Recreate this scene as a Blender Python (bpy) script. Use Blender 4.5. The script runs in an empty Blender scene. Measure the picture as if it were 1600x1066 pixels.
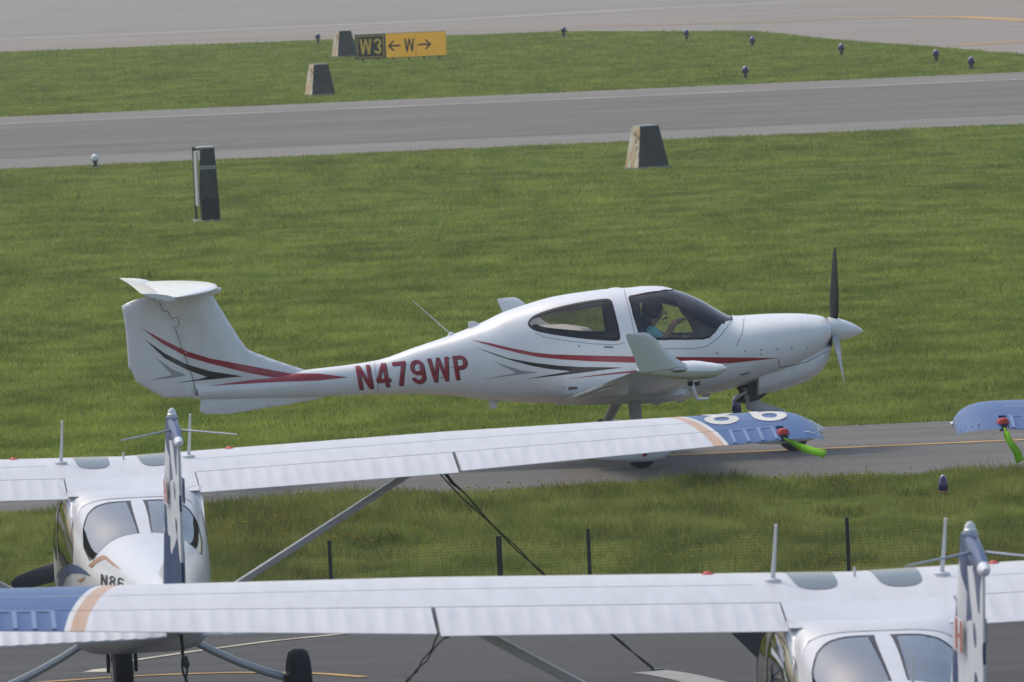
import bpy, bmesh, math, random
import numpy as np
from mathutils import Vector, Matrix
from mathutils.bvhtree import BVHTree
from mathutils.geometry import delaunay_2d_cdt
random.seed(4); RNG = np.random.default_rng(7)
R = math.radians
sc = bpy.context.scene
COL = sc.collection

# ------------------------------------------------------------------ camera, sky, sun, exposure
FPX, CAMH, PITCH, ROLL = 14000.0, 6.55, math.atan(763 / 14000.0), 0.044     # photo pixels (1600 wide), metres
cF = Vector((0, math.cos(PITCH), -math.sin(PITCH)))
_R0 = Vector((1, 0, 0)); _U0 = Vector((0, math.sin(PITCH), math.cos(PITCH)))
cR = math.cos(ROLL) * _R0 - math.sin(ROLL) * _U0
cU = math.sin(ROLL) * _R0 + math.cos(ROLL) * _U0
cC = Vector((0, 0, CAMH))
cam_d = bpy.data.cameras.new('camera'); cam = bpy.data.objects.new('camera', cam_d); COL.objects.link(cam)
cam_d.sensor_width = 36; cam_d.lens = FPX / 1600 * 36; cam_d.clip_start = 1; cam_d.clip_end = 20000
cam_d.dof.use_dof = True; cam_d.dof.focus_distance = 95.0; cam_d.dof.aperture_fstop = 12.0
m = Matrix((cR, cU, -cF)).transposed().to_4x4(); m.translation = cC
cam.matrix_world = m
sc.camera = cam

SUN_EL, SUN_AZ = R(58), R(-48)            # azimuth from +Y towards +X (ahead of the camera, to the left)
world = bpy.data.worlds.new('World'); sc.world = world; world.use_nodes = True
wn = world.node_tree.nodes; wl = world.node_tree.links
bg = wn['Background']; sky = wn.new('ShaderNodeTexSky'); sky.sky_type = 'NISHITA'; sky.sun_disc = False
sky.sun_elevation = SUN_EL; sky.sun_rotation = SUN_AZ; sky.air_density = 1.3; sky.dust_density = 3.5; sky.ozone_density = 1.0
wl.new(sky.outputs[0], bg.inputs[0]); bg.inputs[1].default_value = 0.15
sun_d = bpy.data.lights.new('sun', 'SUN'); sun = bpy.data.objects.new('sun', sun_d); COL.objects.link(sun)
sun_d.energy = 0.8; sun_d.angle = R(11); sun_d.color = (1.0, 0.93, 0.84)
sd = Vector((math.sin(SUN_AZ) * math.cos(SUN_EL), math.cos(SUN_AZ) * math.cos(SUN_EL), math.sin(SUN_EL)))
sun.rotation_euler = sd.to_track_quat('Z', 'Y').to_euler()
sc.view_settings.view_transform = 'Standard'; sc.view_settings.look = 'None'
sc.view_settings.exposure = 0.25; sc.view_settings.gamma = 1

# ------------------------------------------------------------------ pixel helpers (a pixel is only a direction)
def ray(px, py): return (cF * FPX + cR * (px - 800) + cU * (533 - py)).normalized()
def gz(Y):                                  # height of the ground: apron drains towards a shallow swale at the fence
    if Y < 78: return -0.08 - 0.0153 * (Y - 70)
    if Y < 91: return -0.2024 * (91 - Y) / 13.0
    return 0.0
def ground_at(px, py):
    d = ray(px, py); t = (0 - CAMH) / d.z
    for _ in range(12):
        P = cC + d * t; t = (gz(P.y) - CAMH) / d.z
    P = cC + d * t
    return Vector((P.x, P.y, gz(P.y)))

# ------------------------------------------------------------------ materials
MATS = {}
def nt(name):
    m = bpy.data.materials.new(name); m.use_nodes = True
    n = m.node_tree.nodes; l = m.node_tree.links
    MATS[name] = m
    return m, n, l, n['Principled BSDF']
def mixc(n, l, fac, a, b, mode='MIX'):
    x = n.new('ShaderNodeMix'); x.data_type = 'RGBA'; x.blend_type = mode
    for sock, v in ((x.inputs[0], fac), (x.inputs[6], a), (x.inputs[7], b)):
        if isinstance(v, (int, float)): sock.default_value = v
        elif isinstance(v, tuple): sock.default_value = (*v, 1)[:4]
        else: l.new(v, sock)
    return x.outputs[2]
def noise(n, l, vec, scale, detail=4, rough=.55, lo=.35, hi=.65):
    t = n.new('ShaderNodeTexNoise'); t.inputs['Scale'].default_value = scale
    t.inputs['Detail'].default_value = detail; t.inputs['Roughness'].default_value = rough
    l.new(vec, t.inputs['Vector'])
    r = n.new('ShaderNodeMapRange'); r.inputs[1].default_value = lo; r.inputs[2].default_value = hi
    l.new(t.outputs[0], r.inputs[0])
    return r.outputs[0]
def pos(n, l, scale=(1, 1, 1), obj=False):
    if obj: o = n.new('ShaderNodeTexCoord').outputs['Object']
    else: o = n.new('ShaderNodeNewGeometry').outputs['Position']
    mp = n.new('ShaderNodeMapping'); mp.inputs['Scale'].default_value = scale
    l.new(o, mp.inputs['Vector'])
    return mp.outputs[0]
def bump(n, l, b, h, strength=.3, dist=.01):
    x = n.new('ShaderNodeBump'); x.inputs['Strength'].default_value = strength; x.inputs['Distance'].default_value = dist
    l.new(h, x.inputs['Height']); l.new(x.outputs[0], b.inputs['Normal'])
def plain(name, c, rough=.5, metal=0.0, coat=0.0, var=.12, scale=6.0):
    m, n, l, b = nt(name)
    v = noise(n, l, pos(n, l, obj=True), scale, 5)
    l.new(mixc(n, l, v, tuple(x * (1 - var) for x in c), tuple(min(1, x * (1 + var * .6)) for x in c)), b.inputs['Base Color'])
    b.inputs['Roughness'].default_value = rough; b.inputs['Metallic'].default_value = metal
    b.inputs['Coat Weight'].default_value = coat; b.inputs['Coat Roughness'].default_value = .06
    return m
def paint(name, c, rough=.32, coat=.5):
    m, n, l, b = nt(name)
    p = pos(n, l, obj=True)
    v = noise(n, l, p, 2.2, 5, .6); g = noise(n, l, pos(n, l, (1, 1, .25), obj=True), 9, 4, .6, .5, .8)
    c1 = mixc(n, l, v, tuple(x * .93 for x in c), c)
    l.new(mixc(n, l, g, c1, tuple(x * .9 for x in c)), b.inputs['Base Color'])
    b.inputs['Roughness'].default_value = rough; b.inputs['Coat Weight'].default_value = coat
    b.inputs['Coat Roughness'].default_value = .08
    return m
def glass(name, tint, refl=(1, 1, 1), fac0=.05):
    m, n, l, b = nt(name)
    n.remove(b)
    tr = n.new('ShaderNodeBsdfTransparent'); tr.inputs[0].default_value = (*tint, 1)
    gl = n.new('ShaderNodeBsdfGlossy'); gl.inputs['Roughness'].default_value = .03; gl.inputs[0].default_value = (*refl, 1)
    fr = n.new('ShaderNodeFresnel'); fr.inputs[0].default_value = 1.52
    mr = n.new('ShaderNodeMapRange'); mr.inputs[1].default_value = .04; mr.inputs[2].default_value = 1; mr.inputs[3].default_value = fac0; mr.inputs[4].default_value = 1
    l.new(fr.outputs[0], mr.inputs[0])
    mx = n.new('ShaderNodeMixShader'); l.new(mr.outputs[0], mx.inputs[0]); l.new(tr.outputs[0], mx.inputs[1]); l.new(gl.outputs[0], mx.inputs[2])
    l.new(mx.outputs[0], n['Material Output'].inputs[0])
    return m
def pavement(name, dark, light, streak=1.0, grain=1.0, rough=.85, cracks=True):
    m, n, l, b = nt(name)
    p = pos(n, l)
    big = noise(n, l, pos(n, l, (.12, .35, 1)), 1.0, 5, .6, .3, .7)
    st = noise(n, l, pos(n, l, (.05, 1.6, 1)), 1.0, 6, .62, .32, .68)
    st2 = noise(n, l, pos(n, l, (.12, 4.5, 1)), 1.0, 4, .6, .35, .7)
    gr = noise(n, l, p, 55.0, 3, .7, .3, .7)
    c = mixc(n, l, st, dark, light)
    c = mixc(n, l, .45, c, mixc(n, l, big, tuple(x * .8 for x in dark), tuple(x * 1.1 for x in light)))
    dk = n.new('ShaderNodeMath'); dk.operation = 'MULTIPLY'; dk.inputs[1].default_value = .45 * streak; l.new(st2, dk.inputs[0])
    c = mixc(n, l, dk.outputs[0], c, tuple(x * .62 for x in dark))
    c = mixc(n, l, .22 * grain, c, mixc(n, l, gr, tuple(x * .35 for x in dark), tuple(x * 1.6 for x in light)))
    if cracks:
        vo = n.new('ShaderNodeTexVoronoi'); vo.feature = 'DISTANCE_TO_EDGE'; vo.inputs['Scale'].default_value = .22
        wv = n.new('ShaderNodeVectorMath'); wv.operation = 'ADD'
        nn = n.new('ShaderNodeTexNoise'); nn.inputs['Scale'].default_value = .9; l.new(p, nn.inputs['Vector'])
        l.new(p, wv.inputs[0]); l.new(nn.outputs[1], wv.inputs[1]); l.new(wv.outputs[0], vo.inputs['Vector'])
        r = n.new('ShaderNodeMapRange'); r.inputs[1].default_value = .0; r.inputs[2].default_value = .008; r.inputs[3].default_value = .5; r.inputs[4].default_value = 0
        l.new(vo.outputs[0], r.inputs[0])
        c = mixc(n, l, r.outputs[0], c, tuple(x * .4 for x in dark))
    l.new(c, b.inputs['Base Color']); b.inputs['Roughness'].default_value = rough
    bump(n, l, b, gr, .35, .008)
    return m
def grass_mat(name, blades, g1, g2, dry, dryamt=.5, far=1.0, patch=.42):
    m, n, l, b = nt(name)
    p = pos(n, l)
    a = noise(n, l, pos(n, l, (.16 * far, .10 * far, 0)), 1.0, 5, .62, .36, .64)
    bnd = noise(n, l, pos(n, l, (.05, .16, 0)), 1.0, 5, .6, .38, .64)
    fine = noise(n, l, pos(n, l, (2.2, 1.2, 0)), 1.0, 5, .7, .3, .7)
    c = mixc(n, l, a, g1, g2)
    k = n.new('ShaderNodeMath'); k.operation = 'MULTIPLY'; k.inputs[1].default_value = dryamt; l.new(bnd, k.inputs[0])
    c = mixc(n, l, k.outputs[0], c, dry)
    c = mixc(n, l, .5, c, mixc(n, l, fine, tuple(x * .45 for x in g1), tuple(x * 1.45 for x in g2)))
    br = noise(n, l, pos(n, l, (.32, .13, 0)), 1.0, 6, .70, .41, .59); br2 = noise(n, l, pos(n, l, (.9, .55, 0)), 1.0, 5, .68, .42, .60)
    c = mixc(n, l, patch, c, mixc(n, l, br, tuple(x * .42 for x in g1), tuple(x * 1.42 for x in g2)))
    c = mixc(n, l, patch * .9, c, mixc(n, l, br2, tuple(x * .45 for x in g1), tuple(x * 1.25 for x in dry)))
    if blades:
        rb = .38; at = n.new('ShaderNodeAttribute'); at.attribute_name = 'rnd'
        c = mixc(n, l, rb, c, mixc(n, l, at.outputs['Fac'], tuple(x * .55 for x in g1), tuple(x * 1.3 for x in dry)))
        ge = n.new('ShaderNodeNewGeometry'); vm = n.new('ShaderNodeMix'); vm.data_type = 'VECTOR'; vm.inputs[0].default_value = .75
        l.new(ge.outputs['Normal'], vm.inputs[4]); vm.inputs[5].default_value = (0, -.12, 1)
        nz = n.new('ShaderNodeVectorMath'); nz.operation = 'NORMALIZE'; l.new(vm.outputs[1], nz.inputs[0]); l.new(nz.outputs[0], b.inputs['Normal'])
        tl = n.new('ShaderNodeBsdfTranslucent'); l.new(c, tl.inputs[0]); neg = n.new('ShaderNodeVectorMath'); neg.operation = 'SCALE'; neg.inputs['Scale'].default_value = -1; l.new(nz.outputs[0], neg.inputs[0]); l.new(neg.outputs[0], tl.inputs[1])
        ms = n.new('ShaderNodeAddShader'); l.new(b.outputs[0], ms.inputs[0]); l.new(tl.outputs[0], ms.inputs[1])      # leaves reflect and transmit
        l.new(ms.outputs[0], n['Material Output'].inputs[0])
    else:
        bump(n, l, b, fine, .6, .08)
    l.new(c, b.inputs['Base Color']); b.inputs['Roughness'].default_value = .9
    b.inputs['Specular IOR Level'].default_value = .08
    return m

WHITE = paint('aircraft_white', (.82, .82, .81))
CWHITE = paint('cessna_white', (.66, .66, .665), .36, .3)
RED = paint('stripe_red', (.36, .022, .035)); BLACK = paint('stripe_black', (.022, .022, .026)); GREY = paint('stripe_grey', (.36, .37, .37))
BLUE = paint('paint_blue', (.04, .085, .19), .55, .0); ORANGE = paint('paint_orange', (.42, .23, .13), .55, .0)
TEXTRED = paint('number_red', (.33, .022, .04)); TEXTDARK = plain('number_grey', (.02, .024, .035), .7)
SEAM = plain('seam_dark', (.17, .17, .18), .7)
LEGGREY = plain('gear_grey', (.50, .51, .53), .45, 0, .2)
DARKMETAL = plain('dark_metal', (.06, .06, .065), .5, .4)
METAL = plain('bare_metal', (.55, .56, .58), .35, .8)
RUBBER = plain('rubber', (.022, .022, .024), .8, var=.3)
PROPBLACK = plain('propeller_black', (.018, .018, .02), .45)
PROPGREY = plain('propeller_grey', (.42, .43, .44), .4)
LINING = plain('cabin_lining', (.16, .15, .14), .9)
LINING_L = plain('cabin_lining_light', (.42, .40, .35), .9)
SEATDARK = plain('seat_fabric', (.035, .03, .035), .85)
SEATLIGHT = plain('seat_beige', (.16, .145, .12), .8)
GASKET = plain('window_gasket', (.012, .010, .016), .5)
SKIN = plain('skin', (.42, .22, .15), .6, var=.1); SHIRT = plain('shirt_teal', (.24, .66, .78), .85); HAIR = plain('hair', (.018, .013, .012), .6)
TROUSERS = plain('trousers', (.04, .045, .06), .9)
GLASS = glass('canopy_glass', (.97, .95, .90)); GLASS_R = glass('rear_glass', (.72, .68, .62)); GLASS_C = glass('cessna_glass', (.36, .35, .34), fac0=.26)
SKYL = plain('skylight_tint', (.045, .047, .045), .16, 0, .1, .05)
REDP = plain('red_plastic', (.55, .05, .04), .5); GREENP = plain('ribbon_green', (.36, .78, .03), .7)
BLUEGLASS = plain('lens_blue', (.012, .008, .10), .2, 0, .8); WLENS = plain('lens_white', (.8, .8, .78), .2, 0, .6)
SIGNY = plain('sign_yellow', (.88, .47, .03), .6, var=.08); SIGNY.node_tree.nodes['Principled BSDF'].inputs['Emission Color'].default_value = (1, .50, .05, 1); SIGNY.node_tree.nodes['Principled BSDF'].inputs['Emission Strength'].default_value = .16; SIGNB = plain('sign_black', (.035, .035, .03), .6); SIGNF = plain('sign_frame', (.16, .17, .17), .6)
SIGNL = plain('sign_letter_yellow', (.88, .58, .08), .6)
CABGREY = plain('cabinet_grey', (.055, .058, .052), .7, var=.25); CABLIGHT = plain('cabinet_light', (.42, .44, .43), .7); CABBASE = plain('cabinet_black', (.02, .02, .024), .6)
CONC = plain('concrete_pad', (.32, .32, .30), .9)
FENCEM = plain('fence_green_black', (.035, .042, .034), .7); WIREM = plain('fence_wire', (.055, .075, .04), .6)
ROPE = plain('rope_dark', (.07, .068, .06), .95, var=.4, scale=40)
YLINE = plain('line_yellow', (.46, .28, .09), .8, var=.3, scale=3); WLINE = plain('line_white', (.62, .61, .57), .8, var=.2, scale=3)
CREAM = plain('line_cream', (.50, .46, .34), .85, var=.3, scale=3)
EDGEL = plain('line_worn_white', (.42, .41, .38), .85, var=.4, scale=.6)
FLOWER = plain('flower_yellow', (.55, .38, .02), .8)
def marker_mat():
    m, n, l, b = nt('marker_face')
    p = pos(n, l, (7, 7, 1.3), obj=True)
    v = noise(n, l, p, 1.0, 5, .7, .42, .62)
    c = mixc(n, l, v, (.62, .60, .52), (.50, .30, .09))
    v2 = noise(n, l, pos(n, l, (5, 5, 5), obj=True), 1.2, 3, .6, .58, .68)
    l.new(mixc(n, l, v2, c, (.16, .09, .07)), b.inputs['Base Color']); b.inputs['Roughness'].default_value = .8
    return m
MARKF = marker_mat()
APRON = pavement('apron_asphalt', (.028, .0285, .026), (.074, .074, .069), 1.1)
TAXI = pavement('taxiway_asphalt', (.075, .071, .064), (.190, .178, .160), 1.3)
RUNWAY = pavement('runway_asphalt', (.087, .081, .069), (.200, .184, .156), 1.2, .8)
SHOULD = pavement('shoulder_asphalt', (.150, .140, .119), (.242, .224, .190), .7, .8)
FARCON = pavement('far_concrete', (.20, .178, .146), (.315, .280, .234), .7, .6, cracks=False)
FARCON2 = pavement('far_apron_concrete', (.205, .195, .168), (.29, .275, .238), .5, .6)
GR_G = grass_mat('lawn_ground', False, (.056, .094, .012), (.100, .142, .020), (.15, .160, .036))
GR_N = grass_mat('verge_blades', True, (.050, .090, .016), (.096, .148, .028), (.175, .18, .05), .6, 1.0, .66)
GR_V = grass_mat('weed_blades', True, (.034, .062, .012), (.075, .112, .022), (.15, .145, .04), .6, 1.0, .66)
GR_M = grass_mat('lawn_blades', True, (.064, .114, .016), (.114, .176, .026), (.182, .198, .045), .7, 1.0, .56)
def wing_mat():                              # white wing, blue tip behind a curved cream and orange band
    m, n, l, b = nt('wing_paint')
    tc = n.new('ShaderNodeTexCoord'); s = n.new('ShaderNodeSeparateXYZ'); l.new(tc.outputs['Object'], s.inputs[0])
    def math_(op, a, c=None):
        x = n.new('ShaderNodeMath'); x.operation = op
        for i, v in enumerate((a, c)):
            if v is None: continue
            if isinstance(v, (int, float)): x.inputs[i].default_value = v
            else: l.new(v, x.inputs[i])
        return x.outputs[0]
    av = math_('ABSOLUTE', s.outputs[1])
    t = math_('ADD', s.outputs[0], .90)       # 0 at the trailing edge, 1.6 at the leading edge
    t = math_('MAXIMUM', t, 0)
    curve = math_('MULTIPLY', math_('POWER', t, 1.7), .17)
    d = math_('SUBTRACT', math_('ADD', av, curve), 4.66)
    def step(edge):
        return math_('GREATER_THAN', d, edge)
    p = pos(n, l, obj=True)
    dirt = noise(n, l, pos(n, l, (.6, 3, 1), obj=True), 3.0, 5, .6, .4, .75)
    w = mixc(n, l, dirt, (.64, .64, .645), (.56, .56, .565))
    c = mixc(n, l, step(-.085), w, (.56, .36, .23)); c = mixc(n, l, step(.0), c, (.66, .65, .60)); c = mixc(n, l, step(.035), c, (.030, .095, .25))
    l.new(c, b.inputs['Base Color']); b.inputs['Roughness'].default_value = .45; b.inputs['Coat Weight'].default_value = .22; b.inputs['Coat Roughness'].default_value = .14; b.inputs['Specular IOR Level'].default_value = .25
    return m
WINGM = wing_mat()
def fin_mat():
    m, n, l, b = nt('fin_paint')
    tc = n.new('ShaderNodeTexCoord'); s = n.new('ShaderNodeSeparateXYZ'); l.new(tc.outputs['Object'], s.inputs[0])
    wv = n.new('ShaderNodeTexNoise'); wv.inputs['Scale'].default_value = 1.6; wv.inputs['Detail'].default_value = .5
    mp = n.new('ShaderNodeMapping'); mp.inputs['Scale'].default_value = (2.6, 0.2, 1.5); mp.inputs['Location'].default_value = (.35, 0, .2)
    l.new(tc.outputs['Object'], mp.inputs[0]); l.new(mp.outputs[0], wv.inputs[0])
    gt = n.new('ShaderNodeMath'); gt.operation = 'GREATER_THAN'; gt.inputs[1].default_value = .545; l.new(wv.outputs[0], gt.inputs[0])
    zt = n.new('ShaderNodeMath'); zt.operation = 'GREATER_THAN'; zt.inputs[1].default_value = 2.55; l.new(s.outputs[2], zt.inputs[0])
    lw = n.new('ShaderNodeMath'); lw.operation = 'MULTIPLY_ADD'; lw.inputs[1].default_value = .9; l.new(wv.outputs[0], lw.inputs[0]); lw.inputs[2].default_value = 1.34
    lt = n.new('ShaderNodeMath'); lt.operation = 'LESS_THAN'; l.new(s.outputs[2], lt.inputs[0]); l.new(lw.outputs[0], lt.inputs[1])
    gt.inputs[1].default_value = .525
    m0 = n.new('ShaderNodeMath'); m0.operation = 'MAXIMUM'; l.new(gt.outputs[0], m0.inputs[0]); l.new(lt.outputs[0], m0.inputs[1])
    mx = n.new('ShaderNodeMath'); mx.operation = 'MAXIMUM'; l.new(m0.outputs[0], mx.inputs[0]); l.new(zt.outputs[0], mx.inputs[1])
    l.new(mixc(n, l, mx.outputs[0], (.74, .75, .77), (.03, .065, .17)), b.inputs['Base Color'])
    b.inputs['Roughness'].default_value = .4; b.inputs['Coat Weight'].default_value = .1
    return m
FINM = fin_mat()

# ------------------------------------------------------------------ mesh helpers
def mesh_obj(name, verts, faces, mat, parent=None, smooth=True, normals=None, attr=None):
    me = bpy.data.meshes.new(name)
    me.from_pydata([tuple(v) for v in verts], [], [tuple(f) for f in faces])
    for mm in (mat if isinstance(mat, (list, tuple)) else [mat]): me.materials.append(mm)
    if smooth: me.polygons.foreach_set('use_smooth', [True] * len(me.polygons))
    me.update()
    if normals is not None: me.normals_split_custom_set_from_vertices([tuple(q) for q in normals])
    o = bpy.data.objects.new(name, me); COL.objects.link(o)
    if parent is not None: o.parent = parent
    return o
def recalc(o, sharp=None):
    bm = bmesh.new(); bm.from_mesh(o.data); bmesh.ops.remove_doubles(bm, verts=bm.verts, dist=1e-5)
    bmesh.ops.recalc_face_normals(bm, faces=bm.faces)
    if sharp:
        for e in bm.edges:
            if len(e.link_faces) == 2 and e.calc_face_angle(0) > sharp: e.smooth = False
    bm.to_mesh(o.data); bm.free(); return o
def empty(name, loc, rz=0.0, label=None, cat=None, group=None):
    o = bpy.data.objects.new(name, None); COL.objects.link(o); o.empty_display_size = .3
    o.location = loc; o.rotation_euler = (0, 0, rz); tag(o, label, cat, group); return o
def tag(o, label=None, cat=None, group=None, kind=None):
    for k, v in (('label', label), ('category', cat), ('group', group), ('kind', kind)):
        if v: o[k] = v
    return o
class G:
    """collects vertices and faces for ONE mesh"""
    def __init__(s): s.v = []; s.f = []
    def box(s, c, d, rot=None):
        i = len(s.v); rot = rot or Matrix.Identity(3)
        for x in (-.5, .5):
            for y in (-.5, .5):
                for z in (-.5, .5): s.v.append(Vector(c) + rot @ Vector((x * d[0], y * d[1], z * d[2])))
        for q in ((0, 1, 3, 2), (4, 6, 7, 5), (0, 4, 5, 1), (2, 3, 7, 6), (0, 2, 6, 4), (1, 5, 7, 3)): s.f.append([i + k for k in q])
        return s
    def hexa(s, bot, top):
        i = len(s.v); n = len(bot); s.v += [Vector(p) for p in bot] + [Vector(p) for p in top]
        s.f.append([i + k for k in range(n)][::-1]); s.f.append([i + n + k for k in range(n)])
        for k in range(n): s.f.append([i + k, i + (k + 1) % n, i + n + (k + 1) % n, i + n + k])
        return s
    def rings(s, rings, caps=True, closed=True):
        i = len(s.v); n = len(rings[0])
        for r in rings: s.v += [Vector(p) for p in r]
        for a in range(len(rings) - 1):
            for k in range(n if closed else n - 1):
                k2 = (k + 1) % n
                s.f.append([i + a * n + k, i + a * n + k2, i + (a + 1) * n + k2, i + (a + 1) * n + k])
        if caps and closed:
            s.f.append([i + k for k in range(n)][::-1]); s.f.append([i + (len(rings) - 1) * n + k for k in range(n)])
        return s
    def tube(s, pts, rad, n=8, flat=1.0):
        pts = [Vector(p) for p in pts]; rr = []
        for a, p in enumerate(pts):
            t = (pts[min(a + 1, len(pts) - 1)] - pts[max(a - 1, 0)]).normalized()
            ref = Vector((0, 0, 1)) if abs(t.z) < .9 else Vector((1, 0, 0))
            x = t.cross(ref).normalized(); y = x.cross(t)
            r = rad[a] if isinstance(rad, (list, tuple)) else rad
            rr.append([p + r * (math.cos(2 * math.pi * k / n) * x * flat + math.sin(2 * math.pi * k / n) * y) for k in range(n)])
        return s.rings(rr)
    def lathe(s, c, axis, prof, n=20):
        c = Vector(c); t = Vector(axis).normalized()
        ref = Vector((0, 0, 1)) if abs(t.z) < .9 else Vector((1, 0, 0))
        x = t.cross(ref).normalized(); y = x.cross(t)
        return s.rings([[c + t * h + r * (math.cos(2 * math.pi * k / n) * x + math.sin(2 * math.pi * k / n) * y) for k in range(n)] for h, r in prof])
    def build(s, name, mat, parent=None, smooth=True, sharp=.6):
        o = mesh_obj(name, s.v, s.f, mat, parent, smooth)
        return recalc(o, sharp if smooth else None)
def pchip(xs, ys):
    xs = np.array(xs, float); ys = np.array(ys, float); o = np.argsort(xs); xs = xs[o]; ys = ys[o]
    h = np.diff(xs); d = np.diff(ys) / h; mm = np.zeros(len(xs)); mm[0] = d[0]; mm[-1] = d[-1]
    for i in range(1, len(xs) - 1):
        if d[i - 1] * d[i] > 0:
            w1 = 2 * h[i] + h[i - 1]; w2 = h[i] + 2 * h[i - 1]; mm[i] = (w1 + w2) / (w1 / d[i - 1] + w2 / d[i])
    def f(x):
        x = min(max(x, xs[0]), xs[-1]); i = min(max(int(np.searchsorted(xs, x)) - 1, 0), len(h) - 1)
        t = (x - xs[i]) / h[i]
        return float((1 + 2 * t) * (1 - t) ** 2 * ys[i] + t * (1 - t) ** 2 * h[i] * mm[i] + t * t * (3 - 2 * t) * ys[i + 1] + t * t * (t - 1) * h[i] * mm[i + 1])
    return f
def airfoil(n=14, thick=.12, camber=.02, t0=0.0, t1=1.0):
    """closed loop of (x/c from the nose, z/c), upper side nose to tail then lower side back"""
    xs = [t0 + (t1 - t0) * (.5 - .5 * math.cos(math.pi * k / n)) if t0 == 0 else t0 + (t1 - t0) * k / n for k in range(n + 1)]
    def yt(x): return 5 * thick * (.2969 * math.sqrt(max(x, 0)) - .126 * x - .3516 * x * x + .2843 * x ** 3 - .1036 * x ** 4)
    def yc(x): return camber / .16 * (.8 * x - x * x) if x < .4 else camber / .36 * (.2 + .8 * x - x * x)
    up = [(x, yc(x) + yt(x)) for x in xs]; lo = [(x, yc(x) - yt(x)) for x in xs]
    return up, lo
def inside(p, poly):
    r = False; x, y = p; n = len(poly); j = n - 1
    for i in range(n):
        xi, yi = poly[i]; xj, yj = poly[j]
        if (yi > y) != (yj > y) and x < (xj - xi) * (y - yi) / (yj - yi) + xi: r = not r
        j = i
    return r
def densify(poly, step):
    out = []
    for i in range(len(poly)):
        a = Vector(poly[i]); b = Vector(poly[(i + 1) % len(poly)]); k = max(1, int((b - a).length / step))
        out += [tuple(a.lerp(b, q / k)) for q in range(k)]
    return out
def smooth_poly(poly, it=2):
    for _ in range(it):
        o = []
        for i in range(len(poly)):
            a = poly[i]; b = poly[(i + 1) % len(poly)]
            o += [(.75 * a[0] + .25 * b[0], .75 * a[1] + .25 * b[1]), (.25 * a[0] + .75 * b[0], .25 * a[1] + .75 * b[1])]
        poly = o
    return poly
def fill2d(poly, step):
    """triangulates a 2D polygon with inner grid points"""
    P = densify(poly, step); n = len(P); xs = [p[0] for p in P]; ys = [p[1] for p in P]
    pts = list(P)
    x = min(xs) + step
    while x < max(xs):
        y = min(ys) + step
        while y < max(ys):
            if inside((x, y), P): pts.append((x, y))
            y += step
        x += step
    v, e, f, *_ = delaunay_2d_cdt([Vector(p) for p in pts], [(i, (i + 1) % n) for i in range(n)], [list(range(n))], 1, 1e-6)
    return [tuple(q) for q in v], [tuple(t) for t in f]
def text2d(s, offset=0.0, sub=2):
    cu = bpy.data.curves.new('text', 'FONT'); cu.body = s; cu.offset = offset; cu.resolution_u = 4
    o = bpy.data.objects.new('text', cu); COL.objects.link(o)
    me = o.evaluated_get(bpy.context.evaluated_depsgraph_get()).to_mesh()
    bm = bmesh.new(); bm.from_mesh(me); o.evaluated_get(bpy.context.evaluated_depsgraph_get()).to_mesh_clear()
    bmesh.ops.triangulate(bm, faces=bm.faces)
    for _ in range(sub): bmesh.ops.subdivide_edges(bm, edges=bm.edges, cuts=1, use_grid_fill=False); bmesh.ops.triangulate(bm, faces=bm.faces)
    bmesh.ops.remove_doubles(bm, verts=bm.verts, dist=1e-5); bm.verts.index_update()
    v = [(q.co.x, q.co.y) for q in bm.verts]; f = [[q.index for q in t.verts] for t in bm.faces]; bm.free()
    bpy.data.objects.remove(o); bpy.data.curves.remove(cu)
    x0 = min(p[0] for p in v); x1 = max(p[0] for p in v); y0 = min(p[1] for p in v); y1 = max(p[1] for p in v)
    return [((p[0] - x0) / (x1 - x0), (p[1] - y0) / (y1 - y0)) for p in v], f

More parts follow.
